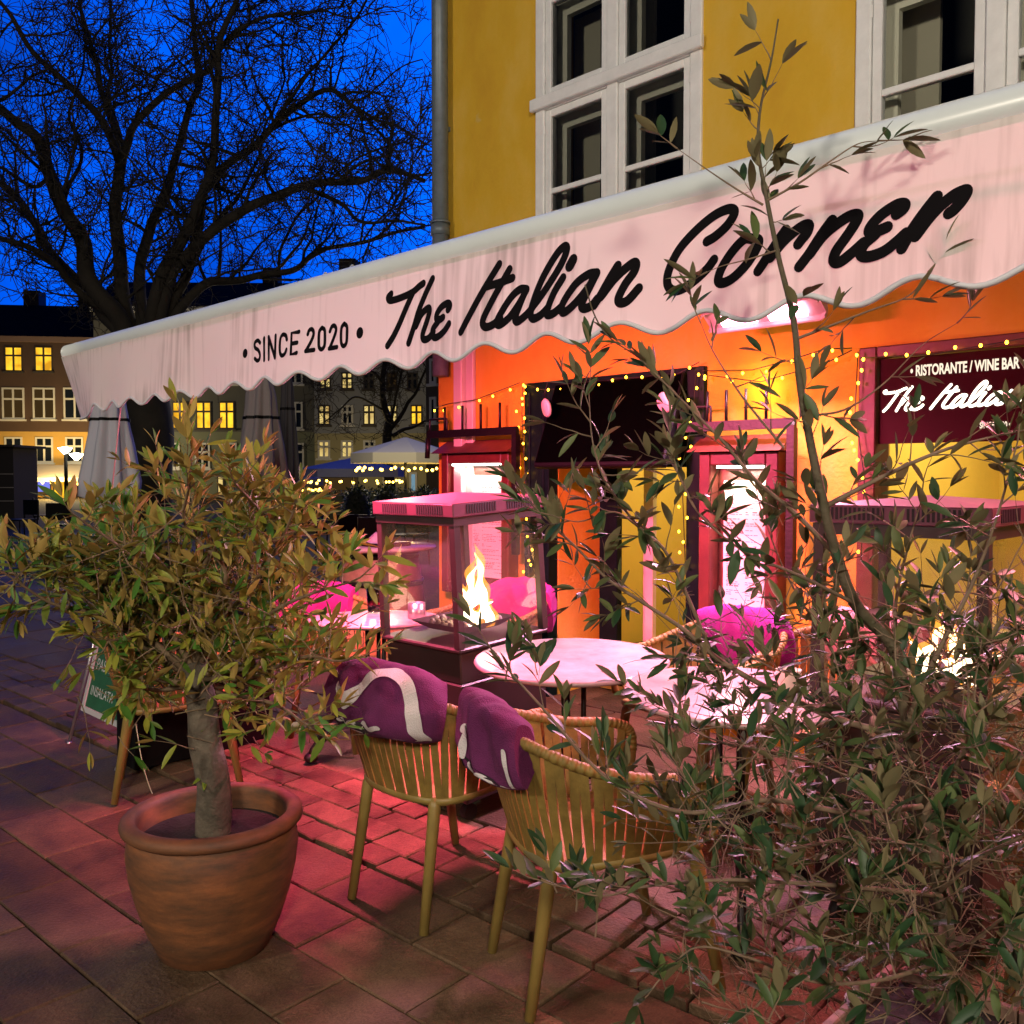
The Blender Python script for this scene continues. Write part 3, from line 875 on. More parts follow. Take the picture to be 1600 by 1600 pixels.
for i, (p, e_) in enumerate(STREET_LAMPS):
    sl = thing('street_lamp', ('tall street lamp on the near side of the lane', 'tall street lamp behind the photographer on the square')[i], 'street lamp', (p[0], p[1] - .5, 0), (0, 0, 0), 'street lamps of the lane')
    s = MB(); s.tube([(0, 0, 0), (0, 0, p[2] + .2), (0, .15, p[2] + .35), (0, .5, p[2] + .38)], .05, 8); s.build('pole', ZINC, sl)
    s = MB(); s.lathe([(.02, .34), (.12, .32), (.22, .2), (.24, .17)], 20, (0, .5, p[2] + .02)); s.build('lamp_shade', ZINC, sl)
    l = lamp('street_light', 'POINT', (0, .5, p[2]), e_, WARM, .45); l.parent = sl

# ------------------------------------------------------------------ on the facade
tv = thing('screen', 'large black screen tilted forward over the restaurant door', 'screen', (-3.40, 4.18, 1.81))
M = Matrix.Rotation(R(-21), 4, 'X')
s = MB(); s.box((0, 0, 0), (.96, .05, .55), M); s.build('cabinet', BLACKP, tv, bevel=.008)
s = MB(); s.box((0, -.027, .005), (.93, .003, .51), M); s.build('display', SCREEN, tv)
s = MB(); s.b2((-.1, .05, -.06), (.1, .10, .14)); s.build('wall_bracket', BLACKP, tv)
for i, (x, z, lb) in enumerate(((-3.80, 1.915, 'round white disc hung at the top left corner of the black screen'), (-2.93, 1.90, 'round white disc hung at the top right corner of the black screen'))):
    d = thing('hanging_disc', lb, 'disc', (x, 4.095, z), (R(12), 0, R(-25 + 20 * i)))
    s = MB(); s.lathe([(.001, -.012), (.05, -.012), (.058, 0), (.05, .012), (.001, .012)], 28, M=Matrix.Rotation(R(90), 4, 'X')); s.build('shell', mat('white_plastic', (.68, .62, .55), .4), d)
    s = MB(); s.tube([(0, 0, .055), (.005, .01, .10), (.02, .03, .15)], .003, 5); s.build('cord', CABLE, d)


def menu_box(x0, x1, ztop, label, lines_seed):
    xm = (x0 + x1) / 2; wd = x1 - x0; zb = .70
    t = thing('menu_case', label, 'menu case', (xm, YF - .001, 0), group='lit menu cases on the yellow wall')
    s = MB(); h = wd / 2
    s.b2((-h, -.10, zb), (-h + .07, 0, ztop)); s.b2((h - .07, -.10, zb), (h, 0, ztop)); s.b2((-h + .07, -.10, ztop - .07), (h - .07, 0, ztop)); s.b2((-h + .07, -.10, zb), (h - .07, 0, zb + .08)); s.b2((-h + .07, -.02, zb + .08), (h - .07, -.001, ztop - .07))
    s.build('case', REDWOOD, t, bevel=.006)
    s = MB(); s.add([(-h - .04, -.16, ztop + .001), (h + .04, -.16, ztop + .001), (h + .04, 0, ztop + .09), (-h - .04, 0, ztop + .09), (-h - .04, 0, ztop + .001), (h + .04, 0, ztop + .001)], [(0, 1, 2, 3), (0, 3, 4), (1, 5, 2), (0, 4, 5, 1), (3, 2, 5, 4)]); s.build('lid', REDWOOD, t)
    s = MB(); s.b2((-h + .10, -.085, ztop - .085), (h - .10, -.06, ztop - .072)); s.build('lamp_strip', LEDW, t)
    l = lamp('menu_light', 'AREA', (0, -.07, ztop - .10), 2.4, (1, .88, .70), wd - .25, .03, (0, -.035, 1.0)); l.parent = t
    pg = MB(); pg.b2((-h + .11, -.028, zb + .12), (h - .11, -.022, ztop - .15)); po = pg.build('page', PAPER, t)
    tx = MB(); r_ = random.Random(lines_seed); z = ztop - .17
    LAYER[0] += 1
    while z > zb + .15:
        for c0, c1 in ((-h + .13, -.01), (.01, h - .13)):
            a = c0
            big = r_.random() < .12
            while a < c1 - .02:
                L = r_.uniform(.008, .03)
                if r_.random() < .82: tx.quad((a, -.0285, z), (min(a + L, c1), -.0285, z), (min(a + L, c1), -.0285, z + (.006 if big else .0035)), (a, -.0285, z + (.006 if big else .0035)))
                a += L + .006
                if r_.random() < .10: break
        z -= r_.choice((.011, .011, .011, .024))
    tx.build('print', mat('grey_print', (.25, .21, .18), .8), po)
    s = MB(); zz = ztop + .11
    s.b2((-h - .12, -.13, zz), (h + .10, -.10, zz + .05))
    for i in range(4): s.tube([(-h + .06 + i * (wd - .12) / 3, -.115, zz + .05), (-h + .06 + i * (wd - .12) / 3, -.115, zz + .21)], .009, 6)
    s.tube(catmull([(-h - .10, -.115, zz + .045), (-h - .10, -.115, zz + .12), (-h - .08, -.115, zz + .13), (-h + .06, -.115, zz + .13), (-h + .08, -.115, zz + .12), (-h + .08, -.115, zz + .045)], 3), .008, 6)
    s.b2((h + .06, -.13, zb + .3), (h + .10, -.09, zz)); s.tube([(-h - .12, -.115, zz), (-h - .13, -.115, zz - .14)], .018, 8)
    s.build('iron_bracket', IRON, t)
    return t


menu_box(-4.90, -4.235, 1.66, 'lit menu case behind the glass flame heater, nearest the house corner', 3)
menu_box(-2.785, -2.32, 1.63, 'lit menu case between the door and the wine red sign', 5)

sg = thing('restaurant_sign', 'wine red restaurant sign with lit white script in the shop window', 'sign', (-.5, YF + .055, 1.86))
sinv = Matrix.Translation((.5, -YF - .055, -1.86))
s = MB(); s.b2((-1.86, YF + .005, 1.655), (.86, YF + .04, 2.05)); s.v = [tuple(sinv @ Vector(p)) for p in s.v]; s.build('board', SIGNRED, sg)
s = MB(); ks = .607
xA = min(p[0] for st, _ in SCRIPT for p in st)


def splace(x, z, lift):
    return tuple(sinv @ Vector((-1.835 + (x - xA) * ks, YF + .0 - lift, 1.845 + (z - 1.968) * ks)))


for pts, wd in SCRIPT: ribbon(s, pts, wd * .95, splace)
s.build('script_lettering', SIGNTXT, sg)
font_mesh('since_lettering', '• SINCE 2020 •', .036, sinv @ Matrix.Translation((-1.425, YF + .001, 1.712)) @ TXT, SIGNTXT2, sg, bold=.0012, sx=.62)
font_mesh('title_lettering', '• RISTORANTE / WINE BAR •', .066, sinv @ Matrix.Translation((-1.715, YF + .001, 1.962)) @ TXT, SIGNTXT2, sg, bold=.0022, sx=.575)

# fairy lights: each string is one thing, every bulb a part of it
bulb_me = None


def string_lights(label, pts, spacing, zig=.0, dense=1, jitter=.012, drop=.025):
    global bulb_me
    t = thing('string_lights', label, 'string lights', pts[0], group='warm string lights on the facade')
    o = Vector(pts[0]); P = [Vector(p) - o for p in pts]
    c = MB(); c.tube(P, .0028, 5); c.build('cable', CABLE, t)
    r_ = random.Random(len(label)); acc = .02
    for a, b in zip(P[:-1], P[1:]):
        L = (b - a).length
        while acc < L:
            p = a.lerp(b, acc / L) + Vector((r_.uniform(-zig, zig), -.008, -drop + r_.uniform(-jitter, jitter)))
            if bulb_me is None:
                m = MB(); m.ball((0, 0, 0), .0068, 8, 6, (1, 1, 1.25)); bo = m.build('bulb', BULB, t); bulb_me = bo.data; bo.location = p
            else:
                bo = bpy.data.objects.new('bulb', bulb_me); COL.objects.link(bo); bo.parent = t; bo.location = p
            acc += spacing * r_.uniform(.75, 1.3)
        acc -= L


yl = YF - .05
string_lights('warm string lights strung from the house corner to the door surround', [(-5.03, yl, 1.985), (-4.8, yl - .07, 2.0), (-4.6, yl, 2.02), (-4.18, yl, 2.105)], .14, drop=.03)
string_lights('warm string lights running down the left side of the dark green door surround', [(-4.15, yl, 2.10), (-4.16, yl, 1.9), (-4.13, yl, 1.5), (-4.10, yl, 1.1), (-4.08, yl, .4)], .043, zig=.045, drop=.0)
string_lights('warm string lights along the top of the dark green door surround above the black screen', [(-4.15, yl, 2.10), (-4.0, yl, 2.05), (-3.6, yl, 2.03), (-3.4, yl, 2.075), (-3.0, yl, 2.05), (-2.82, yl, 2.12)], .10, zig=.01, drop=.0)
string_lights('warm string lights hanging down the right side of the dark green door surround', [(-2.84, yl, 2.08), (-2.86, yl, 1.8), (-2.93, yl, 1.55), (-2.90, yl, 1.0)], .060, zig=.035, drop=.0)
string_lights('warm string lights strung from the door surround to the shop window over the menu case', [(-2.80, yl, 2.07), (-2.5, yl, 2.05), (-2.3, yl, 2.08), (-2.1, yl, 2.12), (-1.97, yl, 2.11)], .115, drop=.02)
string_lights('warm string lights across the top of the wine red sign', [(-1.93, yl, 2.06), (-1.6, yl, 2.045), (-1.2, yl, 2.08), (-.8, yl, 2.05)], .10, drop=.0)
string_lights('warm string lights hanging down the left edge of the shop window', [(-1.94, yl, 2.09), (-1.95, yl, 1.8), (-1.90, yl, 1.5), (-1.91, yl, 1.1)], .06, zig=.03, drop=.0)
string_lights('warm string lights lying over the lower loop between door and shop window', [(-2.80, yl, 2.05), (-2.45, yl, 1.985), (-2.1, yl, 2.05), (-1.97, yl, 2.10)], .16, drop=.02)
lamp('fairy_glow', 'POINT', (-2.45, YF - .10, 1.95), 2.2, (1, .62, .12), .05)


# ------------------------------------------------------------------ furniture
def flame(mb, c, h, w, seed, fat=1.0):
    r_ = random.Random(seed)
    for i in range(8):
        a = r_.uniform(0, 6.28); d = w * math.sqrt(r_.random()); hh = h * (1.0, .86, .55, .42, .34, .30, .24, .38)[i]
        if i < 2: d = w * .55; a = (.4, 3.4)[i]
        b = Vector(c) + Vector((d * math.cos(a), d * math.sin(a), -.01)); k = r_.uniform(.02, .045) * (1 if i % 2 else -1); q = r_.uniform(-.02, .02)
        P = catmull([b, b + Vector((-k * .4, q, hh * .25)), b + Vector((k * .5, q, hh * .52)), b + Vector((k * 1.1, -q, hh * .78)), b + Vector((k * 2.3, -q, hh))], 5)
        n = len(P) - 1
        rad = [fat * (.018 + .014 * (i < 2)) * (max(0, 1 - (k_ / n)) ** .75) * (1 + .35 * math.sin(k_ * .9 + i)) + .0008 for k_ in range(n + 1)]
        mb.tube(P, rad, 8)


def glass_heater(label, x0, y0, lean, seed, fh=.31):
    """square gas flame heater; (x0, y0) is its near right corner"""
    t = thing('flame_heater', label, 'patio heater', (x0 - .25, y0 + .25, gz(y0 + .25)), (lean, 0, 0), 'glass flame heaters')
    B = .252; Tt = .2625; zb, zt = .755, 1.30
    s = MB(); s.b2((-.255, -.255, .09), (.255, .255, .60)); s.b2((-.25, -.25, .6001), (.25, .25, zb - .02)); s.b2((-.2685, -.2685, zb - .0199), (.2685, .2685, zb)); s.build('base', HEATERM, t, bevel=.006)
    for a in (-1, 1):
        for b in (-1, 1):
            s = MB(); wq = .016
            p = Vector((a * B, b * B, zb)); q = Vector((a * Tt * .93, b * Tt * .93, zt))
            vs = [pt + Vector((i * wq, j * wq, 0)) for pt in (p, q) for i in (-1, 1) for j in (-1, 1)]
            s.add(vs, [(0, 1, 3, 2), (4, 6, 7, 5), (0, 4, 5, 1), (2, 3, 7, 6), (0, 2, 6, 4), (1, 5, 7, 3)]); s.build('post', HEATERM, t)
            s = MB(); s.tube([(a * .2, b * .2, .09), (a * .2, b * .2, .05)], .012, 8); s.tube([(a * .2 - .015, b * .2, .035), (a * .2 + .015, b * .2, .035)], .036, 14); s.build('castor', SLOTM, t)
    u = Tt * .93
    for (ax, sg_) in ((0, 1), (0, -1), (1, 1), (1, -1)):
        s = MB(); k = .021
        if ax == 0: s.quad((sg_ * B, -B + k, zb), (sg_ * B, B - k, zb), (sg_ * u, u - k, zt - .03), (sg_ * u, -u + k, zt - .03))
        else: s.quad((-B + k, sg_ * B, zb), (B - k, sg_ * B, zb), (u - k, sg_ * u, zt - .03), (-u + k, sg_ * u, zt - .03))
        s.build('pane', HGLASS, t)
    s = MB(); s.b2((-u - .019, -u - .019, zt - .035), (u + .019, u + .019, zt)); s.build('top_frame', HEATERM, t)
    H = .272
    s = MB(); s.b2((-H, -H, zt + .001), (H, H, zt + .058))
    s.add([(-H, -H, zt + .0581), (H, -H, zt + .0581), (H, H, zt + .0581), (-H, H, zt + .0581), (0, 0, zt + .085)], [(0, 1, 4), (1, 2, 4), (2, 3, 4), (3, 0, 4)])
    hood = s.build('hood', HOODM, t, bevel=.004)
    for sd in range(4):
        Mz = Matrix.Rotation(R(90 * sd), 4, 'Z')
        for g0 in (-.20, .035):
            s = MB()
            for i in range(12):
                x = g0 + i * .0145; s.box((x + .006, -H - .0005, zt + .032), (.0075, .004, .038), Mz)
            s.build('vent_slots', SLOTM, hood)
    s = MB(); s.add([(-.17, -.17, zb + .062), (.17, -.17, zb + .062), (.17, .17, zb + .062), (-.17, .17, zb + .062), (-.11, -.11, zb + .02), (.11, -.11, zb + .02), (.11, .11, zb + .02), (-.11, .11, zb + .02)],
                    [(4, 5, 6, 7), (0, 1, 5, 4), (1, 2, 6, 5), (2, 3, 7, 6), (3, 0, 4, 7)]); br = s.build('burner_tray', HEATERM, t)
    s = MB(); r_ = random.Random(seed)
    for i in range(70):
        s.ball((r_.uniform(-.13, .13), r_.uniform(-.13, .13), zb + .045 + r_.uniform(-.01, .01)), r_.uniform(.010, .018), 6, 4)
    s.build('pebbles', GRIT, br)
    s = MB(); flame(s, (.045, .035, zb + .05), fh, .085, seed); fo = s.build('flame', FLAME, t)
    s = MB(); flame(s, (.045, .035, zb + .048), fh * 1.14, .088, seed, 1.45); s.build('flame_fringe', FLAME2, fo)
    return t


glass_heater('black steel flame heater with sloping glass sides between two marble tables', -2.83, 2.57, R(3.4), 4)
glass_heater('black steel flame heater half hidden behind the tall olive tree by the shop window', -.885, 2.78, R(.5), 11, .22)


def bistro_table(label, c, r, rot, h=.74):
    t = thing('bistro_table', label, 'table', (c[0], c[1], gz(c[1])), (SLOPE, 0, rot), 'round marble bistro tables')
    s = MB(); s.lathe([(.001, h - .022), (r - .012, h - .022), (r - .002, h - .016), (r, h - .010), (r - .004, h - .002), (r - .012, h), (r - .022, h - .0012), (r - .03, h), (.001, h)], 64)
    s.build('table_top', MARBLE, t)
    s = MB(); s.lathe([(.001, h - .034), (.16, h - .034), (.17, h - .028), (.16, h - .0225), (.001, h - .0225)], 32)
    for k in range(3):
        a = k * 2.094 + .5; s.tube([(.05 * math.cos(a), .05 * math.sin(a), h - .034), (.045 * math.cos(a), .045 * math.sin(a), .30)], .011, 8)
    s.lathe([(.06, .36), (.085, .35), (.09, .33), (.06, .30), (.05, .27), (.02, .25)], 16)
    s.build('column', IRON, t)
    for k in range(3):
        a = k * 2.094; ca, sa = math.cos(a), math.sin(a)
        pr = [(.04, .33), (.12, .315), (.20, .26), (.27, .17), (.31, .09), (.33, .045)]
        s = MB(); s.tube(catmull([(d * ca, d * sa, z) for d, z in pr], 5), [.020 - .006 * math.sin(i / 25 * 3.14) for i in range(26)], 8)
        pr = [(.05, .27), (.13, .25), (.21, .19), (.27, .11)]
        s.tube(catmull([(d * ca, d * sa, z) for d, z in pr], 4), .009, 6)
        s.ball((.335 * ca, .335 * sa, .026), .034, 10, 6, (1.1, 1.1, .8)); s.ball((.318 * ca, .318 * sa, .062), .026, 10, 6)
        s.build('leg', IRON, t)
    return t


bistro_table('round marble table between the flame heater and the door', (-2.40, 2.745), .385, .4)
bistro_table('round marble table nearest the camera, half behind the olive tree', (-1.65, 2.69), .37, 1.2)
bistro_table('round marble table carrying the red drink, left of the flame heater', (-3.75, 2.78), .345, 3.9)


def rope_chair(x, y, ang, label):
    t = thing('armchair', label, 'armchair', (x, y, gz(y)), (SLOPE, 0, ang), 'olive strap armchairs around the tables')
    rail = [(.275, .25, .47), (.285, .265, .60), (.295, .21, .645), (.305, .05, .665), (.295, -.12, .71), (.23, -.245, .765), (.12, -.295, .785), (0, -.305, .79)]
    rail = [Vector(p) for p in rail] + [Vector((-a, b, c)) for a, b, c in reversed(rail[:-1])]
    R_ = catmull(rail, 8)
    ring = [(.235, .235, .435), (.245, .10, .43), (.238, -.05, .425), (.205, -.165, .42), (.11, -.215, .42), (0, -.225, .42)]
    ring = [Vector(p) for p in ring] + [Vector((-a, b, c)) for a, b, c in reversed(ring[:-1])]
    G_ = catmull(ring, 8)
    s = MB(); s.tube(R_, .0160, 8); s.build('arm_rail', STRAP, t)
    s = MB(); s.tube(G_ + [G_[0]], .015, 8); s.build('seat_frame', LEG, t)
    s = MB(); n = 46

    def evened(P, m=200):
        d = [0.0]
        for a_, b_ in zip(P[:-1], P[1:]): d.append(d[-1] + math.hypot(b_.x - a_.x, b_.y - a_.y))
        out = []; i = 0
        for k in range(m + 1):
            t_ = d[-1] * k / m
            while i < len(P) - 2 and d[i + 1] < t_: i += 1
            out.append(P[i].lerp(P[i + 1], (t_ - d[i]) / max(1e-6, d[i + 1] - d[i])))
        return out
    RE, GE = evened(R_[8:-8]), evened(G_)

    def samp(P, u):
        u = max(0, min(1, u)) * (len(P) - 1); i = min(int(u), len(P) - 2); return P[i].lerp(P[i + 1], u - i)
    for k in range(n):
        u = .012 + .976 * (k + .5) / n
        sk = .003 * (1 if k % 2 else -1)
        u0 = .03 + .94 * (k + .5) / n
        for off in (.0, ):
            a0, a1 = samp(RE, u - .0088 + sk), samp(RE, u + .0088 + sk); b0, b1 = samp(GE, u0 - .0088 - sk), samp(GE, u0 + .0088 - sk)
            m0 = (a0 + b0) / 2; m1 = (a1 + b1) / 2
            out = Vector((m0.x, m0.y, 0)); out = out.normalized() * .012 if out.length > 1e-4 else Vector((0, 0, 0))
            nn = out.normalized() * .0035
            vs = []
            for p in (a0 + Vector((0, 0, .012)), m0 + out, b0 - Vector((0, 0, .016))): vs.append(p + nn)
            for p in (a1 + Vector((0, 0, .012)), m1 + out, b1 - Vector((0, 0, .016))): vs.append(p + nn)
            vs += [q - nn * 1.6 for q in vs]
            s.add(vs, [(0, 1, 4, 3), (1, 2, 5, 4), (6, 9, 10, 7), (7, 10, 11, 8), (0, 6, 7, 1), (1, 7, 8, 2), (3, 4, 10, 9), (4, 5, 11, 10)])
    s.build('strap_back', STRAP, t)
    # wrapped strap turns on the rail
    s = MB()
    for k in range(84):
        u = .05 + .90 * k / 83
        p = samp(R_, u); q = samp(R_, u + .0078); s.tube([p, q], .0166 + .0005 * (k % 2), 8)
    s.build('rail_wrapping', STRAP, t)
    s = MB(); gp = [g_ for g_ in G_[::3]]
    m = len(gp)
    s.add([Vector((p.x * .97, p.y * .97, p.z + .012)) for p in gp] + [Vector((p.x * .97, p.y * .97, p.z - .014)) for p in gp], [tuple(range(m)), tuple(reversed(range(m, 2 * m)))])
    s.build('seat', STRAP, t)
    for (ax, ay, fx, fy) in ((.225, .215, .245, .285), (-.225, .215, -.245, .285), (.17, -.185, .19, -.27), (-.17, -.185, -.19, -.27)):
        s = MB(); s.tube([(ax, ay, .43), (ax * 1.02, ay * 1.04, .40), (fx, fy, .004)], [.020, .0215, .0160], 10)
        s.build('leg', LEG, t)
    return t


ARM0 = rope_chair(-2.47, 2.13, R(2), 'olive armchair with a thick purple fleece bundle on its back, by the flame heater')
others = [(-1.745, 2.10, R(-28), 'olive armchair with a purple fleece slipping off its back, nearest the camera'),
          (-4.25, 1.97, R(-26), 'olive strap armchair beside the black planter box, behind the potted bush'),
          (-2.22, 3.36, R(170), 'olive armchair facing out below the black screen, plain purple fleece on its back'),
          (-1.68, 3.46, R(183), 'olive armchair before the red menu case, pale pink throw on its back'),
          (-4.22, 2.95, R(-80), 'olive strap armchair with a magenta fleece, left of the table with the red drink'),
          (-3.70, 3.47, R(178), 'olive strap armchair with a magenta fleece, behind the table with the red drink'),
          (-.45, 2.50, R(20), 'olive strap armchair at the far right, deep behind the olive leaves')]
CH = [ARM0]
for (x, y, a, lb) in others:
    c = copy_tree(ARM0); c.location = (x, y, gz(y)); c.rotation_euler = (SLOPE, 0, a); c['label'] = lb; CH.append(c)


# fleece throws folded over chair backs
def throw(chair, label, u0, u1, prof, m_main, strokes=(), puff=.012, seed=1, su=(1, 0), name='fleece_throw'):
    rail = [(.295, -.12, .71), (.23, -.245, .765), (.12, -.295, .785), (0, -.305, .79)]
    rail = [Vector(p) for p in rail] + [Vector((-a, b, c)) for a, b, c in reversed(rail[:-1])]
    RR = catmull(rail, 10)
    Mx = Matrix.Translation(chair.location) @ chair.rotation_euler.to_matrix().to_4x4()

    def samp(u):
        u = max(0, min(1, u)) * (len(RR) - 1); i = min(int(u), len(RR) - 2); return RR[i].lerp(RR[i + 1], u - i)
    PR = catmull([(a, b, 0) for a, b in prof], 5)
    nu = 64; nv = len(PR) - 1

    def S(u, v, lift=0):
        uu = u0 + (u1 - u0) * u; c = samp(uu)
        tg = (samp(uu + .02) - samp(uu - .02)); tg.z = 0; tg.normalize()
        nn = Vector((tg.y, -tg.x, 0))
        if nn.dot(Vector((c.x, c.y + .0, 0))) < 0: nn = -nn
        fv = max(0, min(.9999, v)) * nv; i = int(fv); pq = PR[i].lerp(PR[i + 1], fv - i)
        end = math.sin(math.pi * min(1, max(0, u)) * .94 + .09) ** .45
        a, b = pq.x, pq.y
        a = a * (.55 + .45 * end) + (lift if a > -.02 else -lift) * (1 if abs(a) > .03 else .5)
        b = b * (.62 + .38 * end) + lift * .7
        p = c + nn * a + Vector((0, 0, b)) + tg * (.02 * math.sin(v * 7 + seed))
        nz_ = noise.noise(p * 9 + Vector((seed, 0, 0))) * puff + noise.noise(p * 22 + Vector((seed, 3, 0))) * puff * .45
        fold_ = math.sin(u * 23 + v * 9 + 3 * noise.noise(p * 6)) * puff * .5
        return p + nn * (nz_ + fold_) + Vector((0, 0, nz_ * .8 + fold_ * .5))
    s = MB(); s.smooth = True
    g_ = [S(i / nu, j / nv) for i in range(nu + 1) for j in range(nv + 1)]
    s.add(g_, [(i * (nv + 1) + j, (i + 1) * (nv + 1) + j, (i + 1) * (nv + 1) + j + 1, i * (nv + 1) + j + 1) for i in range(nu) for j in range(nv)])
    for i in (0, nu):
        s.add([g_[i * (nv + 1) + j] for j in range(nv + 1)], [tuple(range(nv + 1))])
    o = s.build(name, m_main); tag(o, label, 'fleece throw', 'fleece throws on the chair backs')
    o.location = Mx @ Vector((0, -.3, .79)); Mi = Matrix.Translation((0, .3, -.79))
    o.rotation_euler = chair.rotation_euler
    o.data.transform(Mi)
    for (mname, mm_, sts) in strokes:
        q = MB()
        for pts, wd in sts:
            ribbon(q, [(a_ * su[0] + su[1], b_) for a_, b_ in pts], wd, lambda a, b, l: tuple(Mi @ S(a, b, .0062 + l)), n=8)
        q.build(mname, mm_, o)
    return o


BUNDLE = [(-.05, -.17), (-.085, -.09), (-.095, -.01), (-.075, .06), (-.02, .10), (.05, .085), (.095, .03), (.112, -.05), (.100, -.10), (.065, -.13), (.02, -.135)]
# u runs from the viewer's right of the chair back to the left; v from the seat side over the top and down outside
throw(CH[0], 'purple fleece with white and black print, folded over the chair back beside the flame heater', .12, .70, BUNDLE, PURPLE,
      [('black_print', BLACKFLEECE, [([(.72, .80), (.85, .82), (.98, .80)], .12), ([(.60, .90), (.8, .92), (.99, .90)], .14), ([(.5, .98), (.75, .985), (.98, .98)], .10)]),
       ('white_print', WHITEFLEECE, [([(.99, .63), (.85, .66), (.72, .55), (.58, .50), (.44, .54), (.37, .66), (.34, .76), (.30, .86), (.37, .93), (.45, .90)], .065),
                                     ([(.99, .79), (.92, .76), (.86, .80), (.79, .76), (.72, .79), (.66, .75), (.62, .80), (.55, .77)], .034),
                                     ([(.89, .845), (.885, .91), (.88, .97)], .030), ([(.82, .85), (.75, .85)], .022), ([(.82, .905), (.77, .905)], .02), ([(.82, .965), (.75, .965)], .022), ([(.82, .85), (.82, .965)], .018)])], seed=2, puff=.016, su=(.9, -.19))
SLIDE = [(-.04, -.10), (-.06, -.05), (-.06, .0), (-.045, .05), (0, .07), (.045, .055), (.065, .01), (.073, -.04), (.074, -.085), (.066, -.125), (.05, -.14), (.03, -.135)]
throw(CH[1], 'purple fleece with white letters, slipping down the chair back before the olive tree', .20, .72, SLIDE, PURPLE,
      [('black_print', BLACKFLEECE, [([(.35, .86), (.62, .84), (.93, .80)], .16), ([(.25, .94), (.5, .95), (.8, .92)], .10)]),
       ('white_print', WHITEFLEECE, [([(.86, .60), (.66, .60)], .05), ([(.76, .60), (.80, .74)], .07), ([(.66, .80), (.62, .93)], .085), ([(.50, .92), (.42, .82), (.33, .83), (.29, .92), (.28, .97)], .05), ([(.17, .86), (.10, .90), (.08, .97)], .04), ([(.02, .60), (.03, .75), (.05, .97)], .03)])], puff=.018, seed=5, su=(.62, .04))
PLAIN = [(-.04, -.20), (-.055, -.12), (-.06, -.03), (-.04, .04), (0, .07), (.04, .04), (.06, -.03), (.07, -.12), (.06, -.20), (.03, -.22)]
throw(CH[3], 'plain purple fleece on the chair back under the black screen', .15, .85, PLAIN, mat('plum_fleece', (.21, .012, .19), .95, var=.2, vscale=10, bump=.5, bscale=260), seed=8)
throw(CH[4], 'pale pink throw on the chair back in front of the red menu case', .3, .8, BUNDLE, PINKCLOTH, seed=9)
throw(CH[5], 'magenta fleece on the chair left of the table with the red drink', .1, .9, PLAIN, mat('magenta_fleece', (.30, .012, .16), .95, var=.15, vscale=10, bump=.5, bscale=260), seed=10)
throw(CH[6], 'magenta fleece on the chair behind the table with the red drink', .1, .9, PLAIN, MATS['magenta_fleece'], seed=11)

# things on the tables
tz = gz(2.72) + .742
gl = thing('beer_glass', 'tall glass with a little red drink left in it, on the marble table', 'glass', tuple(at_z(584, 956, tz)))
gm = glass_mat('tumbler_glass', (.95, .93, .93), 1.2, .03)
s = MB(); s.lathe([(.001, 0), (.030, 0), (.032, .004), (.040, .145), (.0385, .145), (.031, .008), (.001, .008)], 24); s.build('tumbler', gm, gl)
s = MB(); s.lathe([(.001, .009), (.0305, .009), (.0335, .05), (.001, .05)], 24); s.build('drink', mat('red_drink', (.25, .004, .02), .1), gl)
cn = thing('candle_tumbler', 'shiny metal candle tumbler on the marble table behind the heater glass', 'candle holder', tuple(at_z(651, 966, tz + .003)))
s = MB(); s.lathe([(.001, 0), (.042, 0), (.046, .01), (.043, .08), (.040, .08), (.040, .02), (.001, .02)], 24); s.build('cup', SILVER, cn)

cg = thing('candle_glass', 'frosted candle glass glowing on the marble table nearest the camera', 'candle holder', (-1.50, 2.80, gz(2.8) + .742))
s = MB(); s.lathe([(.001, 0), (.034, 0), (.040, .01), (.042, .07), (.039, .07), (.037, .012), (.001, .012)], 20); s.build('cup', mat('frosted_glass', (.75, .66, .52), .5), cg)
s = MB(); s.ball((0, 0, .05), .010, 8, 6, (1, 1, 2)); s.build('flame', FLAME, cg)
# barrel table round the corner
bp = Vector((-5.60, 4.20, gz(4.2)))
br = thing('barrel_table', 'old oak barrel with a round pale top standing at the house corner', 'barrel table', tuple(bp))
s = MB(); s.lathe([(.27, 0), (.30, .15), (.335, .42), (.30, .70), (.27, .86)], 28); s.build('barrel', mat('oak_staves', (.30, .20, .12), .6, var=.35, vscale=12, bump=.3, bscale=30), br)
s = MB()
for z, r_ in ((.07, .288), (.25, .321), (.60, .319), (.80, .284)): s.lathe([(r_, z), (r_ + .004, z), (r_ + .004, z + .04), (r_, z + .04)], 28)
s.build('hoop', IRON, br)
s = MB(); s.lathe([(.001, .86), (.41, .86), (.42, .875), (.41, .89), (.001, .89)], 40); s.build('top', MARBLE, br)
ty = thing('serving_tray', 'black tray lying on the barrel table', 'tray', (bp.x + .05, bp.y - .05, bp.z + .892))
s = MB(); s.b2((-.2, -.14, 0), (.2, .14, .012)); s.b2((-.2, -.14, .0121), (-.19, .14, .03)); s.b2((.19, -.14, .0121), (.2, .14, .03)); s.build('tray', BLACKP, ty)
np_ = MB(); np_.smooth = True; r_ = random.Random(4)
for i in range(13):
    for j in range(9):
        x = (i - 6) * .026; y = (j - 4) * .026; d = math.hypot(x * 1.2 + .03, y)
        np_.v.append((x, y, .004 + .075 * math.exp(-(d / .055) ** 2) + r_.uniform(0, .010)))
np_.f = [(i * 9 + j, (i + 1) * 9 + j, (i + 1) * 9 + j + 1, i * 9 + j + 1) for i in range(12) for j in range(8)]; np_.m = [0] * 96; np_.sm = [True] * 96
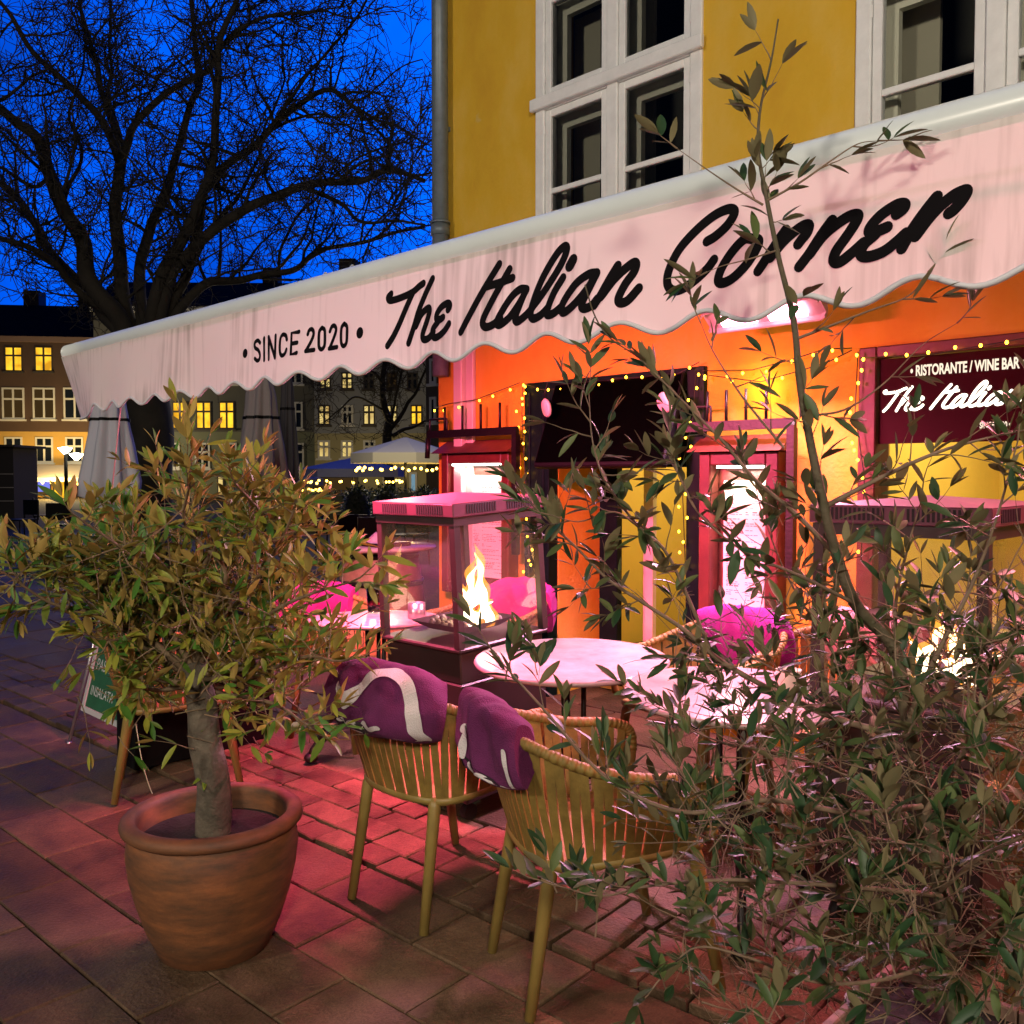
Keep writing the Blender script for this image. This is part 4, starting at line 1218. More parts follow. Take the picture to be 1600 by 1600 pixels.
tag(np_.build('napkin', mat('white_napkin', (.75, .70, .70), .9), loc=(bp.x + .05, bp.y - .06, bp.z + .907)), 'crumpled white napkin on the black tray', 'napkin')

# black planter box, chalkboard
pb = thing('planter_box', 'long black metal planter box standing behind the bush in the pot', 'planter', (-4.67, 2.27, gz(2.2)))
s = MB()
for p, q in (((-.11, -.38, 0), (-.10, .38, .42)), ((.10, -.38, 0), (.11, .38, .42)), ((-.0999, -.38, 0), (.0999, -.37, .42)), ((-.0999, .37, 0), (.0999, .38, .42)), ((-.0999, -.3699, 0), (.0999, .3699, .02))): s.b2(p, q)
s.build('box', BLACKP, pb, bevel=.004)
s = MB(); s.b2((-.098, -.368, .3), (.098, .368, .36)); s.build('soil_fill', SOIL, pb)
cbp = at_z(115, 1105, .22)
ck = thing('chalkboard', 'green chalkboard on folding metal legs beside the black planter box', 'chalkboard', (cbp.x + .3, cbp.y, 0), (R(-14), 0, 0))
s = MB(); s.b2((-.27, -.005, .23), (.27, .005, .90)); s.build('board', CHALK, ck)
s = MB(); s.b2((-.30, -.012, .20), (-.271, .012, .93)); s.b2((.271, -.012, .20), (.30, .012, .93)); s.b2((-.27, -.012, .20), (.27, .012, .229)); s.b2((-.27, -.012, .901), (.27, .012, .93)); s.build('frame', mat('pale_frame', (.50, .52, .50), .5), ck)
for sx in (-1, 1):
    for (yy, zz) in ((-.02, .0), (.42, .10)):
        s = MB(); s.tube([(sx * .29 if yy > 0 else sx * .31, .014 if yy > 0 else -.014, .90), (sx * .33, yy, zz)], .010, 8); s.tube([(sx * .33, yy, zz), (sx * .333, yy, zz + .02)], .014, 8); s.build('leg', SILVER, ck)
font_mesh('chalk_lettering', 'INSALATA', .075, Matrix.Translation((-.24, -.0065, .30)) @ TXT, CHALKW, ck, sx=.9)
font_mesh('chalk_lettering', 'PASTA', .09, Matrix.Translation((-.24, -.0065, .44)) @ TXT, CHALKW, ck, sx=.9)

# ------------------------------------------------------------------ plants
def leaf(mb, base, d, up, L, Wd, curl, r_):
    d = d.normalized(); s = d.cross(up)
    if s.length < 1e-4: s = d.orthogonal()
    s.normalize(); n = s.cross(d)
    ro = r_.uniform(-.5, .5)
    s, n = s * math.cos(ro) + n * math.sin(ro), n * math.cos(ro) - s * math.sin(ro)
    vs = [base]
    for t_, wk in ((.10, .42), (.30, .88), (.54, 1.0), (.78, .70), (.93, .30)):
        c = base + d * (L * t_) - n * (curl * L * t_ * t_)
        vs += [c + s * (Wd * wk / 2) + n * (Wd * wk * .14), c, c - s * (Wd * wk / 2) + n * (Wd * wk * .14)]
    vs.append(base + d * L - n * (curl * L))
    fs = [(0, 1, 2), (0, 2, 3)]
    for i in range(4):
        o = 1 + 3 * i; fs += [(o, o + 3, o + 4, o + 1), (o + 1, o + 4, o + 5, o + 2)]
    mb.smooth = True
    mb.add(vs, fs + [(13, 16, 14), (14, 16, 15)])


def rvec(r_):
    while True:
        v_ = Vector((r_.uniform(-1, 1), r_.uniform(-1, 1), r_.uniform(-1, 1)))
        if .05 < v_.length < 1: return v_.normalized()


def twig(mw, ml, p, d, L, r0, r_, nleaf, leafL, leafW, up=.25, tip=True, wob=.35):
    """a thin shoot with leaf pairs; returns its points"""
    pts = [p]; n = 5; dd = d.normalized()
    for i in range(n):
        dd = (dd + rvec(r_) * wob * .5 + Vector((0, 0, up * .25))).normalized()
        pts.append(pts[-1] + dd * (L / n))
    mw.tube(pts, [r0 * (1 - .75 * i / n) for i in range(n + 1)], 4, False)
    for k in range(nleaf):
        u = (.25 + .72 * (k + r_.random() * .6) / max(1, nleaf)) * n
        i = min(int(u), n - 1); q = pts[i].lerp(pts[i + 1], u - i); ax = (pts[i + 1] - pts[i]).normalized()
        for sgn in (1, -1):
            if r_.random() < .18: continue
            side = ax.cross(rvec(r_)).normalized() * sgn
            ld = (ax * r_.uniform(.3, .9) + side * r_.uniform(.5, 1.0) + Vector((0, 0, r_.uniform(-.1, .45)))).normalized()
            k_ = r_.uniform(.7, 1.2)
            leaf(ml, q, ld, Vector((0, 0, 1)) + rvec(r_) * .5, leafL * k_, leafW * k_ * r_.uniform(.8, 1.15), r_.uniform(-.05, .22), r_)
    if tip and nleaf:
        for k in range(3):
            ld = (dd + rvec(r_) * .45).normalized(); k_ = r_.uniform(.65, 1.0)
            leaf(ml, pts[-1], ld, Vector((0, 0, 1)) + rvec(r_) * .6, leafL * k_, leafW * k_, r_.uniform(0, .15), r_)
    return pts


# terracotta pot and the bush in it
pc = Vector((-2.72, 1.375, 0))
pot = thing('flower_pot', 'big round terracotta flower pot with a thick rim on the stone slabs', 'flower pot', tuple(pc))
s = MB(); s.lathe([(.001, .0), (.150, .0), (.172, .010), (.207, .09), (.236, .18), (.255, .26), (.263, .33), (.258, .385), (.250, .404)], 56)
s.build('body', TERRA, pot)
s = MB(); s.lathe([(.250, .398), (.268, .403), (.277, .411), (.280, .421), (.277, .432), (.268, .440), (.252, .4435), (.238, .442), (.230, .434), (.227, .42), (.226, .36), (.225, .30)], 56); s.build('rim', TERRA, pot)
s = MB(); s.smooth = True; r_ = random.Random(2)
s.lathe([(.2265, .365), (.19, .372), (.14, .366), (.09, .374), (.04, .37), (.001, .372)], 32); s.build('soil', SOIL, pot)

bush = thing('potted_tree', 'leafy round evergreen tree growing in the terracotta pot', 'tree', tuple(pc + Vector((0, 0, .37))))
binv = Matrix.Translation(-(pc + Vector((0, 0, .37))))
D0 = 2.88


def bp_(px, py, dd=0.0): return at_d(px, py, D0 + dd)


tk = MB()
trunk = catmull([pc + Vector((.0, 0, .36)), bp_(332, 1230), bp_(322, 1160), bp_(314, 1090), bp_(300, 1035)], 14)
tk.tube(trunk, [.055 - .014 * i / (len(trunk) - 1) for i in range(len(trunk))], 24)
tk.v = [tuple(binv @ (Vector(p) + (Vector((p[0] - pc.x, p[1] - pc.y, 0)).normalized() * (noise.noise(Vector((p[0] * 22, p[1] * 22, p[2] * 7))) * .010)))) for p in tk.v]
tk.build('trunk', BARK, bush)
bw, bl_ = MB(), MB(); r_ = random.Random(21)
main = [[(305, 1050), (280, 990), (240, 920), (190, 865), (140, 830)], [(310, 1060), (330, 960), (320, 880), (290, 815), (262, 765)], [(305, 1050), (350, 960), (400, 900), (440, 850), (470, 815)],
        [(310, 1060), (370, 1005), (430, 960), (480, 925), (515, 900)], [(300, 1060), (230, 1010), (160, 960), (90, 930), (20, 905)], [(310, 1070), (380, 1045), (450, 1035), (505, 1020)],
        [(300, 1060), (255, 1030), (210, 1000), (170, 1010)], [(310, 1050), (300, 940), (360, 850), (380, 800), (392, 755)], [(305, 1050), (220, 960), (130, 905), (60, 880)],
        [(305, 1070), (360, 1070), (420, 1090), (450, 1110)], [(300, 1070), (250, 1070), (225, 1085)], [(310, 1050), (270, 930), (225, 865), (200, 830)]]
for i, b in enumerate(main):
    for rep in range(2):
        off = [(-.05, .12, .25, .38), (.06, -.10, -.22, -.34)][rep] if i % 2 else [(.03, -.08, -.18, -.30), (-.05, .15, .30, .42)][rep]
        P = [bp_(*b[0])]
        for j, q in enumerate(b[1:]):
            P.append(bp_(q[0] + r_.uniform(-18, 18) * (1 + rep), q[1] + r_.uniform(-15, 15) * (1 + rep), off[min(j, 3)] + r_.uniform(-.05, .05)))
        C = catmull(P, 5)
        bw.tube(C, [.011 - .008 * k / (len(C) - 1) for k in range(len(C))], 6, False)
        for k in range(3, len(C)):
            nt_ = (1 if r_.random() < .72 else 2) if k > 7 else 1
            for q in range(nt_):
                ax = (C[k] - C[k - 1]).normalized()
                d = (ax * r_.uniform(.1, .8) + rvec(r_) * .9 + Vector((0, 0, .3))).normalized()
                tw = twig(bw, bl_, C[k], d, r_.uniform(.08, .17), .0028, r_, r_.choice((2, 3, 3)), .078, .0205)
                if r_.random() < .38:
                    twig(bw, bl_, tw[3], (d + rvec(r_) * .8).normalized(), r_.uniform(.06, .13), .002, r_, 2, .068, .018)
        twig(bw, bl_, C[-1], (C[-1] - C[-3]), r_.uniform(.10, .16), .003, r_, 4, .085, .023)
# dry bare twigs in the heart of the crown
for i in range(300):
    p = bp_(r_.gauss(320, 85), r_.gauss(975, 75), r_.uniform(-.25, .35)); d = (rvec(r_) + Vector((0, 0, .3))).normalized()
    twig(bw, bl_, p, d, r_.uniform(.08, .25), .0022, r_, r_.choice((0, 0, 1, 1)), .07, .02)
for m_ in (bw, bl_): m_.v = [tuple(binv @ Vector(p)) for p in m_.v]
bw.build('branches', mat('dry_twig', (.20, .135, .075), .8, var=.3, vscale=30), bush); bl_.build('foliage', LEAF_B, bush)
# wire hanging in front of the armchair
wr = MB(); q0 = bp_(212, 1130, .25); wr.tube(catmull([q0, bp_(222, 1190, .2), bp_(232, 1225, .15), bp_(238, 1240, .1)], 4), .0016, 4)
wr.v = [tuple(binv @ Vector(p)) for p in wr.v]; wr.build('hanging_tie', mat('pale_tie', (.4, .36, .2), .5), bush)

# the tall olive tree in front
OD = 1.78
root = at_d(1500, 1600, OD); root.z = 0
ol = thing('olive_tree', 'tall airy olive tree in the right foreground, standing in front of the tables', 'tree', (root.x, root.y, 0.0))
oinv = Matrix.Translation((-root.x, -root.y, 0))


def op(px, py, dd=0.0): return at_d(px, py, OD + dd)


ow, oleaf, otr = MB(), MB(), MB(); r_ = random.Random(99)
st = catmull([root + Vector((0, 0, .38)), op(1482, 1500, .0), op(1468, 1380, .02), op(1440, 1250, .04), op(1412, 1090, .03), op(1396, 1012, .02), op(1336, 942, .0), op(1302, 850, -.02), op(1283, 770, -.03), op(1266, 690, -.03), op(1250, 600, -.04), op(1240, 500, -.04), op(1216, 400, -.05), op(1196, 300, -.05), op(1185, 235, -.05), op(1188, 170, -.05), op(1205, 95, -.06), op(1216, 30, -.06)], 6)
ns = len(st) - 1
def orad(i):
    u = i / ns
    return .0175 * (1 - u) ** 1.35 + .0015
otr.tube(st, [orad(i) for i in range(ns + 1)], 10)
otr.tube(catmull([op(1085, 645, .05), op(1005, 565, .07), op(955, 530, .08), op(930, 495, .085), op(914, 445, .09)], 5), .0016, 5)
B = [  # (points px,py,depth), base radius, twig density, leaves per twig, twig length
    ([(1283, 795, 0), (1330, 770, -.02), (1400, 735, -.05), (1470, 705, -.08), (1540, 685, -.1), (1620, 668, -.12)], .0058, 1.1, 3, .09),
    ([(1310, 870, 0), (1240, 800, .02), (1180, 750, .03), (1130, 690, .04), (1085, 645, .05), (1035, 595, .06), (1005, 565, .07)], .0052, .8, 3, .07),
    ([(1225, 700, .03), (1160, 620, .05), (1115, 550, .08), (1095, 505, .10)], .003, .5, 2, .06),
    ([(1420, 1150, 0), (1330, 1130, .05), (1230, 1090, .10), (1130, 1035, .12), (1070, 985, .12), (1010, 945, .12), (950, 905, .12), (900, 855, .12), (842, 800, .13)], .0075, .9, 3, .08),
    ([(1110, 1015, .12), (1045, 870, .10), (1000, 825, .10), (948, 755, .10), (926, 690, .1), (920, 612, .1)], .0042, .9, 3, .08),
    ([(1000, 825, .10), (960, 800, .05), (905, 815, .02), (860, 805, .0)], .0026, .8, 3, .06),
    ([(1440, 1260, 0), (1330, 1270, -.05), (1200, 1250, -.08), (1080, 1270, -.1), (985, 1240, -.12), (920, 1190, -.12), (860, 1120, -.13), (815, 1070, -.13), (775, 1025, -.14)], .0062, .45, 2, .07),
    ([(1470, 1400, 0), (1380, 1390, -.08), (1250, 1380, -.12), (1130, 1375, -.15), (1010, 1385, -.15), (940, 1400, -.15), (875, 1385, -.16)], .0055, .4, 3, .08),
    ([(1480, 1500, 0), (1380, 1530, -.1), (1280, 1535, -.15), (1180, 1500, -.18), (1090, 1480, -.2), (1035, 1525, -.2)], .005, .4, 3, .08),
    ([(1196, 315, -.05), (1250, 285, -.08), (1300, 250, -.1), (1340, 225, -.12), (1372, 220, -.12)], .0026, .55, 1, .05),
    ([(1192, 320, -.05), (1150, 295, -.03), (1105, 265, -.01), (1058, 232, 0)], .0024, .35, 1, .04),
    ([(1243, 530, -.04), (1300, 508, -.06), (1360, 485, -.08), (1420, 462, -.1), (1450, 425, -.1)], .003, .5, 2, .05),
    ([(1218, 390, -.05), (1170, 405, -.06), (1130, 415, -.07), (1105, 425, -.08)], .002, .5, 2, .04),
    ([(1420, 1120, 0), (1470, 1010, -.05), (1520, 910, -.08), (1560, 800, -.1), (1590, 690, -.12)], .006, 1.0, 4, .10),
    ([(1445, 1270, 0), (1510, 1170, -.08), (1580, 1080, -.12), (1640, 1000, -.14)], .006, 1.0, 4, .10),
    ([(1470, 1390, 0), (1530, 1340, -.12), (1590, 1310, -.18), (1660, 1260, -.2)], .006, .8, 4, .11),
    ([(1400, 1030, 0), (1400, 940, .06), (1420, 850, .08), (1440, 780, .1)], .005, .9, 3, .09),
    ([(1430, 1200, 0), (1350, 1100, .15), (1290, 1000, .2), (1230, 900, .25), (1190, 800, .28)], .005, .9, 3, .09),
    ([(1450, 1300, 0), (1330, 1210, .18), (1220, 1180, .22), (1100, 1150, .25), (1030, 1100, .25)], .005, .9, 3, .09),
    ([(1480, 1500, 0), (1560, 1440, -.12), (1620, 1400, -.18)], .005, .8, 4, .1),
    ([(1340, 945, 0), (1250, 900, -.06), (1160, 860, -.08), (1090, 800, -.1), (1060, 740, -.1)], .004, .8, 3, .08),
    ([(1450, 1330, 0), (1340, 1310, .12), (1200, 1330, .15), (1110, 1310, .15), (1050, 1290, .15)], .005, .7, 3, .09),
    ([(1260, 650, -.03), (1320, 640, -.0), (1380, 600, .02), (1440, 540, .03), (1495, 505, .03)], .0026, .3, 2, .05),
]
for pts, rad, dens, nl, tl in B:
    C = catmull([op(*p) for p in pts], 6); n = len(C) - 1
    ow.tube(C, [rad * (1 - .78 * k / n) for k in range(n + 1)], 6, False)
    L = sum((C[k + 1] - C[k]).length for k in range(n)); cnt = int(L / (.034 if pts[0][1] > 900 else .040) * dens)
    for q in range(cnt):
        u = (.10 + .90 * q / cnt) * n; i = min(int(u), n - 1); p = C[i].lerp(C[i + 1], u - i); ax = (C[i + 1] - C[i]).normalized()
        d = (ax * r_.uniform(.2, .9) + rvec(r_) * .9 + Vector((0, 0, .18))).normalized()
        low = 1.0 if pts[0][1] > 900 else .6
        tw = twig(ow, oleaf, p, d, tl * r_.uniform(.6, 1.5), .0016, r_, max(1, nl + r_.choice((-2, -1, 0, 0))), .060, .0175, up=.15)
        if low == 1.0 and r_.random() < .28:
            twig(ow, oleaf, tw[3], (d + rvec(r_)).normalized(), tl * r_.uniform(.6, 1.2), .0013, r_, nl, .055, .016, up=.15)
    twig(ow, oleaf, C[-1], C[-1] - C[-3], tl * 1.2, .0018, r_, nl + 1, .062, .018)
for (a_, b_, c_, n_) in ((790, 1040, -.14, 14), (840, 1030, -.12, 14), (950, 1190, -.12, 14), (985, 1230, -.12, 12), (900, 1400, -.16, 16), (1250, 1290, -.2, 16), (1390, 1270, -.25, 16), (1530, 1300, -.25, 18), (1560, 1450, -.3, 18), (1400, 1500, -.25, 14), (1330, 1400, -.2, 14), (1200, 1570, -.25, 14), (1480, 1350, -.2, 14), (1230, 1180, -.15, 14), (1340, 1160, -.2, 14), (1420, 1120, -.15, 16), (1090, 1280, -.12, 12), (1070, 1190, -.1, 12), (1550, 1180, -.25, 16), (1290, 1480, -.3, 14), (1575, 1560, -.3, 16), (1130, 1420, -.2, 12), (930, 1440, -.16, 10), (1040, 1520, -.2, 14), (870, 1370, -.16, 10)):
    twig(ow, oleaf, op(a_, b_ + 25, c_), rvec(r_) * .4 + Vector((-.1, 0, .6)), .07, .0018, r_, n_ // 3, .062, .0185, up=.3)
# shoots on the upper stem
for i in range(int(ns * .42), ns - 4):
    if r_.random() < .30:
        d = (rvec(r_) + Vector((0, 0, .5))).normalized(); twig(ow, oleaf, st[i], d, r_.uniform(.03, .08), .0014, r_, 1, .058, .018)
for i in (ns - 21, ns - 24, ns - 27):
    for q in range(1):
        d = (rvec(r_) + Vector((0, 0, .9))).normalized(); twig(ow, oleaf, st[i], d, .04, .0014, r_, 1, .064, .020)
# the tangle low in the crown
for i in range(560):
    px = 1640 - 560 * r_.random() ** 1.3; py = r_.uniform(930, 1600)
    if px < 1040 + max(0, (1180 - py)) * .4: continue
    p = op(px, py, r_.uniform(-.25, .45)); d = (rvec(r_) + Vector((0, 0, .25))).normalized()
    twig(ow, oleaf, p, d, r_.uniform(.08, .24), .0017, r_, r_.choice((0, 0, 1, 1, 2)), .056, .0165)
for i in range(620):
    px = 1650 - 600 * r_.random() ** 1.2; py = r_.uniform(960, 1600)
    p = op(px, py, r_.uniform(-.2, .5)); d = (rvec(r_) + Vector((0, 0, .15))).normalized()
    twig(ow, oleaf, p, d, r_.uniform(.06, .22), .0012, r_, 0, .05, .015, wob=.5)
for m_ in (ow, oleaf, otr): m_.v = [tuple(oinv @ Vector(p)) for p in m_.v]
otr.build('trunk', BARK2, ol); ow.build('branches', TWIG, ol); oleaf.build('foliage', LEAF_A, ol)
op_ = thing('wooden_tub', 'weathered wooden plant tub under the tall olive tree', 'planter', (root.x, root.y, 0))
s = MB()
for k in range(4):
    Mz = Matrix.Rotation(R(90 * k), 4, 'Z')
    for j in range(5): s.box(((j - 2) * .083, -.215, .20), (.080, .02, .40), Mz)
s.b2((-.2, -.2, .02), (.2, .2, .05)); s.build('boards', mat('weathered_boards', (.20, .115, .08), .75, var=.45, vscale=8, bump=.3, bscale=40), op_, bevel=.003)
s = MB(); s.b2((-.2, -.2, .33), (.2, .2, .375)); s.build('soil_fill', SOIL, op_)


# ------------------------------------------------------------------ bare trees
def bare_tree(label, base, trunk_pts, limbs, density, name='plane_tree', levels=(1.6, .7, .30), lift=.25, seed=5, m=DBARK, rmin=.006):
    t = thing(name, label, 'tree', tuple(base)); iv = Matrix.Translation(-Vector(base)); r_ = random.Random(seed)
    tr = MB(); pts, rr = trunk_pts
    C = catmull(pts, 6); n = len(C) - 1
    rc = []
    for i in range(n + 1):
        u = i / n * (len(rr) - 1); k = min(int(u), len(rr) - 2); rc.append(rr[k] + (rr[k + 1] - rr[k]) * (u - k))
    C = [c + Vector((noise.noise(c * .9), noise.noise(c * .9 + Vector((5, 0, 0))), 0)) * rc[i] * .25 for i, c in enumerate(C)]
    tr.tube(C, rc, 16); tr.v = [tuple(iv @ Vector(p)) for p in tr.v]; tr.build('trunk', m, t)
    lb, tw = MB(), MB()

    def wiggle(p, d, L, n, w, up):
        out = [p]; dd = d.normalized()
        for i in range(n):
            dd = (dd + rvec(r_) * w + Vector((0, 0, up))).normalized(); out.append(out[-1] + dd * (L / n))
        return out
    for pts, r0, r1 in limbs:
        C = catmull(pts, 6); n = len(C) - 1
        C = [c + Vector((noise.noise(c * 1.3 + Vector((seed, 0, 0))), noise.noise(c * 1.3 + Vector((0, 7, 0))), noise.noise(c * 1.3 + Vector((0, 0, 9))))) * .12 for c in C]
        lb.tube(C, [r0 + (r1 - r0) * (i / n) ** .8 for i in range(n + 1)], 8, False)
        L = sum((C[k + 1] - C[k]).length for k in range(n)); cnt = max(3, int(L * density))
        for q in range(cnt):
            u = (.12 + .88 * (q + r_.random()) / cnt) * n; u = min(u, n - .001); i = int(u); p = C[i].lerp(C[i + 1], u - i); ax = (C[i + 1] - C[i]).normalized()
            d = (ax * r_.uniform(.2, 1.0) + rvec(r_) * .95 + Vector((0, 0, lift))).normalized()
            l1 = levels[0] * r_.uniform(.5, 1.3); A = wiggle(p, d, l1, 7, .32, .03); ra = min(r0 * .35, .030) * r_.uniform(.6, 1.1)
            lb.tube(A, [max(rmin, ra * (1 - .8 * k / 7)) for k in range(8)], 5, False)
            for q2 in range(int(6 + l1 * 2.5)):
                i2 = r_.randrange(1, 7); d2 = ((A[i2 + 1] - A[i2]).normalized() * r_.uniform(.2, .8) + rvec(r_) + Vector((0, 0, lift * .6))).normalized()
                l2 = levels[1] * r_.uniform(.5, 1.4); Bq = wiggle(A[i2].lerp(A[i2 + 1], r_.random()), d2, l2, 5, .42, .02)
                tw.tube(Bq, [max(rmin, .011 * (1 - .6 * k / 5)) for k in range(6)], 3, False)
                for q3 in range(5):
                    i3 = r_.randrange(0, 5); d3 = (rvec(r_) + (Bq[i3 + 1] - Bq[i3]).normalized() * .5).normalized()
                    tw.tube(wiggle(Bq[i3 + 1], d3, levels[2] * r_.uniform(.5, 1.5), 3, .5, 0), rmin * .85, 3, False)
    for m_ in (lb, tw): m_.v = [tuple(iv @ Vector(p)) for p in m_.v]
    lb.build('limbs', m, t); tw.build('crown', m, t)
    return t


TD = 14.0
def tp(px, py, dd=0.0): return at_d(px, py, TD + dd)


base = on_ground(236, 893)
LIMBS = []
def limb(px, w0, w1, d0=0.0, d1=0.0):
    n = len(px) - 1
    LIMBS.append(([tp(a, b, d0 + (d1 - d0) * i / n) for i, (a, b) in enumerate(px)], w0 * TD / FPX / 2, w1 * TD / FPX / 2))


limb([(205, 560), (184, 507), (144, 437), (127, 376), (100, 332), (79, 271), (57, 214), (26, 188), (-20, 150), (-70, 110)], 34, 9, 0, -1.5)
limb([(200, 545), (160, 490), (131, 450), (83, 402), (57, 350), (26, 306), (-10, 275), (-60, 240)], 24, 8, 0, 1.5)
limb([(170, 490), (120, 445), (87, 415), (44, 385), (0, 367), (-50, 350)], 14, 5, 0, -2)
limb([(215, 560), (192, 503), (186, 450), (184, 394), (186, 320), (188, 245)], 30, 18, 0, .3)
limb([(188, 250), (175, 201), (166, 144), (144, 66), (127, -10), (110, -90)], 13, 5, .3, 1)
limb([(188, 250), (205, 205), (219, 184), (254, 149), (290, 128), (315, 114), (350, 74), (385, 48), (440, 28), (500, 10)], 14, 4, .3, -1)
limb([(184, 250), (155, 190), (131, 157), (96, 118), (48, 74), (17, 26), (-20, -20)], 15, 5, .3, -1.5)
limb([(188, 245), (176, 150), (168, 70), (166, -40)], 8, 4, .3, 1.6)
limb([(225, 560), (214, 437), (227, 372), (254, 315), (271, 245), (302, 157), (315, 114), (306, 26), (302, -60)], 22, 6, 0, 1.2)
limb([(232, 560), (245, 459), (280, 372), (306, 324), (332, 258), (341, 175), (350, 87), (372, 0), (390, -80)], 24, 6, 0, -1.2)
limb([(240, 570), (262, 480), (290, 410), (324, 302), (363, 258), (420, 206), (459, 179), (516, 142), (551, 158), (580, 190)], 22, 5, 0, .6)
limb([(425, 203), (450, 165), (472, 131), (516, 87), (560, 26), (590, -30)], 7, 3, .4, -.5)
limb([(420, 206), (450, 195), (500, 185), (545, 192), (590, 205)], 6, 3, .4, 1.5)
limb([(240, 575), (262, 440), (297, 388), (359, 341), (437, 311), (503, 293), (569, 280), (604, 271), (660, 285)], 24, 6, 0, -.8)
limb([(480, 298), (530, 312), (570, 345), (600, 352), (660, 345)], 8, 3, -.4, -2)
limb([(255, 520), (306, 450), (350, 437), (394, 432), (464, 411), (503, 389), (569, 376), (660, 350)], 18, 5, 0, 1.5)
limb([(300, 400), (380, 300), (400, 250), (415, 200), (440, 140), (445, 60)], 7, 3, .2, 2.2)
limb([(430, 430), (442, 381), (470, 330), (500, 300), (540, 265), (600, 230), (650, 205)], 6, 3, .8, 2.5)
limb([(120, 370), (90, 290), (60, 290), (20, 280), (-20, 260)], 8, 4, -.5, -2.2)
limb([(100, 330), (125, 250), (110, 170), (130, 100), (120, 20)], 7, 3, -.5, 1.5)
limb([(516, 142), (560, 150), (620, 110), (660, 95)], 4, 2, .5, .9)
limb([(569, 376), (600, 330), (640, 300), (675, 260)], 4, 2, 1.2, 1.2)
bare_tree('huge bare plane tree spreading its dark branches across the blue evening sky', base,
          ([base, tp(236, 820), tp(238, 740), tp(240, 670), tp(228, 610), tp(218, 555), tp(212, 520)], [.42, .34, .31, .31, .34, .30, .20]), LIMBS, 3.4, levels=(1.5, .62, .26), seed=5)
b2 = on_ground(612, 790); D2 = (b2 - Vector((0, 0, b2.z))).dot(FWD)
def t2(px, py, dd=0): return at_d(px, py, D2 + dd)
sc_ = D2 / FPX
L2 = [([t2(a, b, dd * i) for i, (a, b) in enumerate(px)], w * sc_ / 2, w1 * sc_ / 2) for px, w, w1, dd in (
    ([(608, 660), (598, 620), (600, 560), (604, 500), (600, 430)], 13, 3, .2), ([(608, 672), (630, 640), (650, 610), (664, 580), (690, 540)], 8, 2, -.5), ([(612, 682), (640, 668), (665, 658), (700, 645)], 7, 2, .5),
    ([(600, 600), (570, 570), (540, 560), (515, 580)], 6, 2, .4), ([(602, 570), (640, 530), (660, 480)], 6, 2, .6), ([(598, 640), (560, 620), (530, 640), (505, 660)], 4, 2, -.6), ([(602, 540), (560, 500), (530, 480)], 5, 2, -.3), ([(608, 665), (625, 600), (645, 540)], 5, 2, -.4))]
bare_tree('small bare tree beside the white open parasol in the square', b2, ([b2, t2(606, 745), t2(604, 700), t2(608, 660)], [11 * sc_, 9 * sc_, 8 * sc_, 7 * sc_]), L2, 1.5, name='bare_tree', levels=(2.2, 1.0, .5), seed=8, rmin=.012)


# ------------------------------------------------------------------ the far side of the square
def lit_window(name, col, st):
    m = emit_mat(name, col, st); t = m.node_tree; em = t.nodes['Emission']
    tc = t.nodes.new('ShaderNodeTexCoord'); n = t.nodes.new('ShaderNodeTexNoise'); n.inputs['Scale'].default_value = 1.1; n.inputs['Detail'].default_value = 3
    t.links.new(tc.outputs['Object'], n.inputs['Vector'])
    r = t.nodes.new('ShaderNodeValToRGB'); r.color_ramp.elements[0].position = .35; r.color_ramp.elements[1].position = .65
    r.color_ramp.elements[0].color = (col[0] * .45, col[1] * .36, col[2] * .3, 1); r.color_ramp.elements[1].color = (*col, 1)
    t.links.new(n.outputs['Fac'], r.inputs[0]); t.links.new(r.outputs[0], em.inputs[0]); return m


WIN_LIT = lit_window('lit_window', (1.0, .56, .03), 1.35)
WIN_LIT2 = lit_window('pale_lit_window', (1.0, .76, .26), .75)
WIN_DIM = emit_mat('dim_lit_window', (1.0, .55, .18), .035)
WIN_DARK = mat('far_dark_pane', (.010, .014, .022), .12)
FRAME_W = mat('far_white_frame', (.62, .62, .62), .6)
FRAME_D = mat('far_dark_frame', (.06, .05, .045), .6)


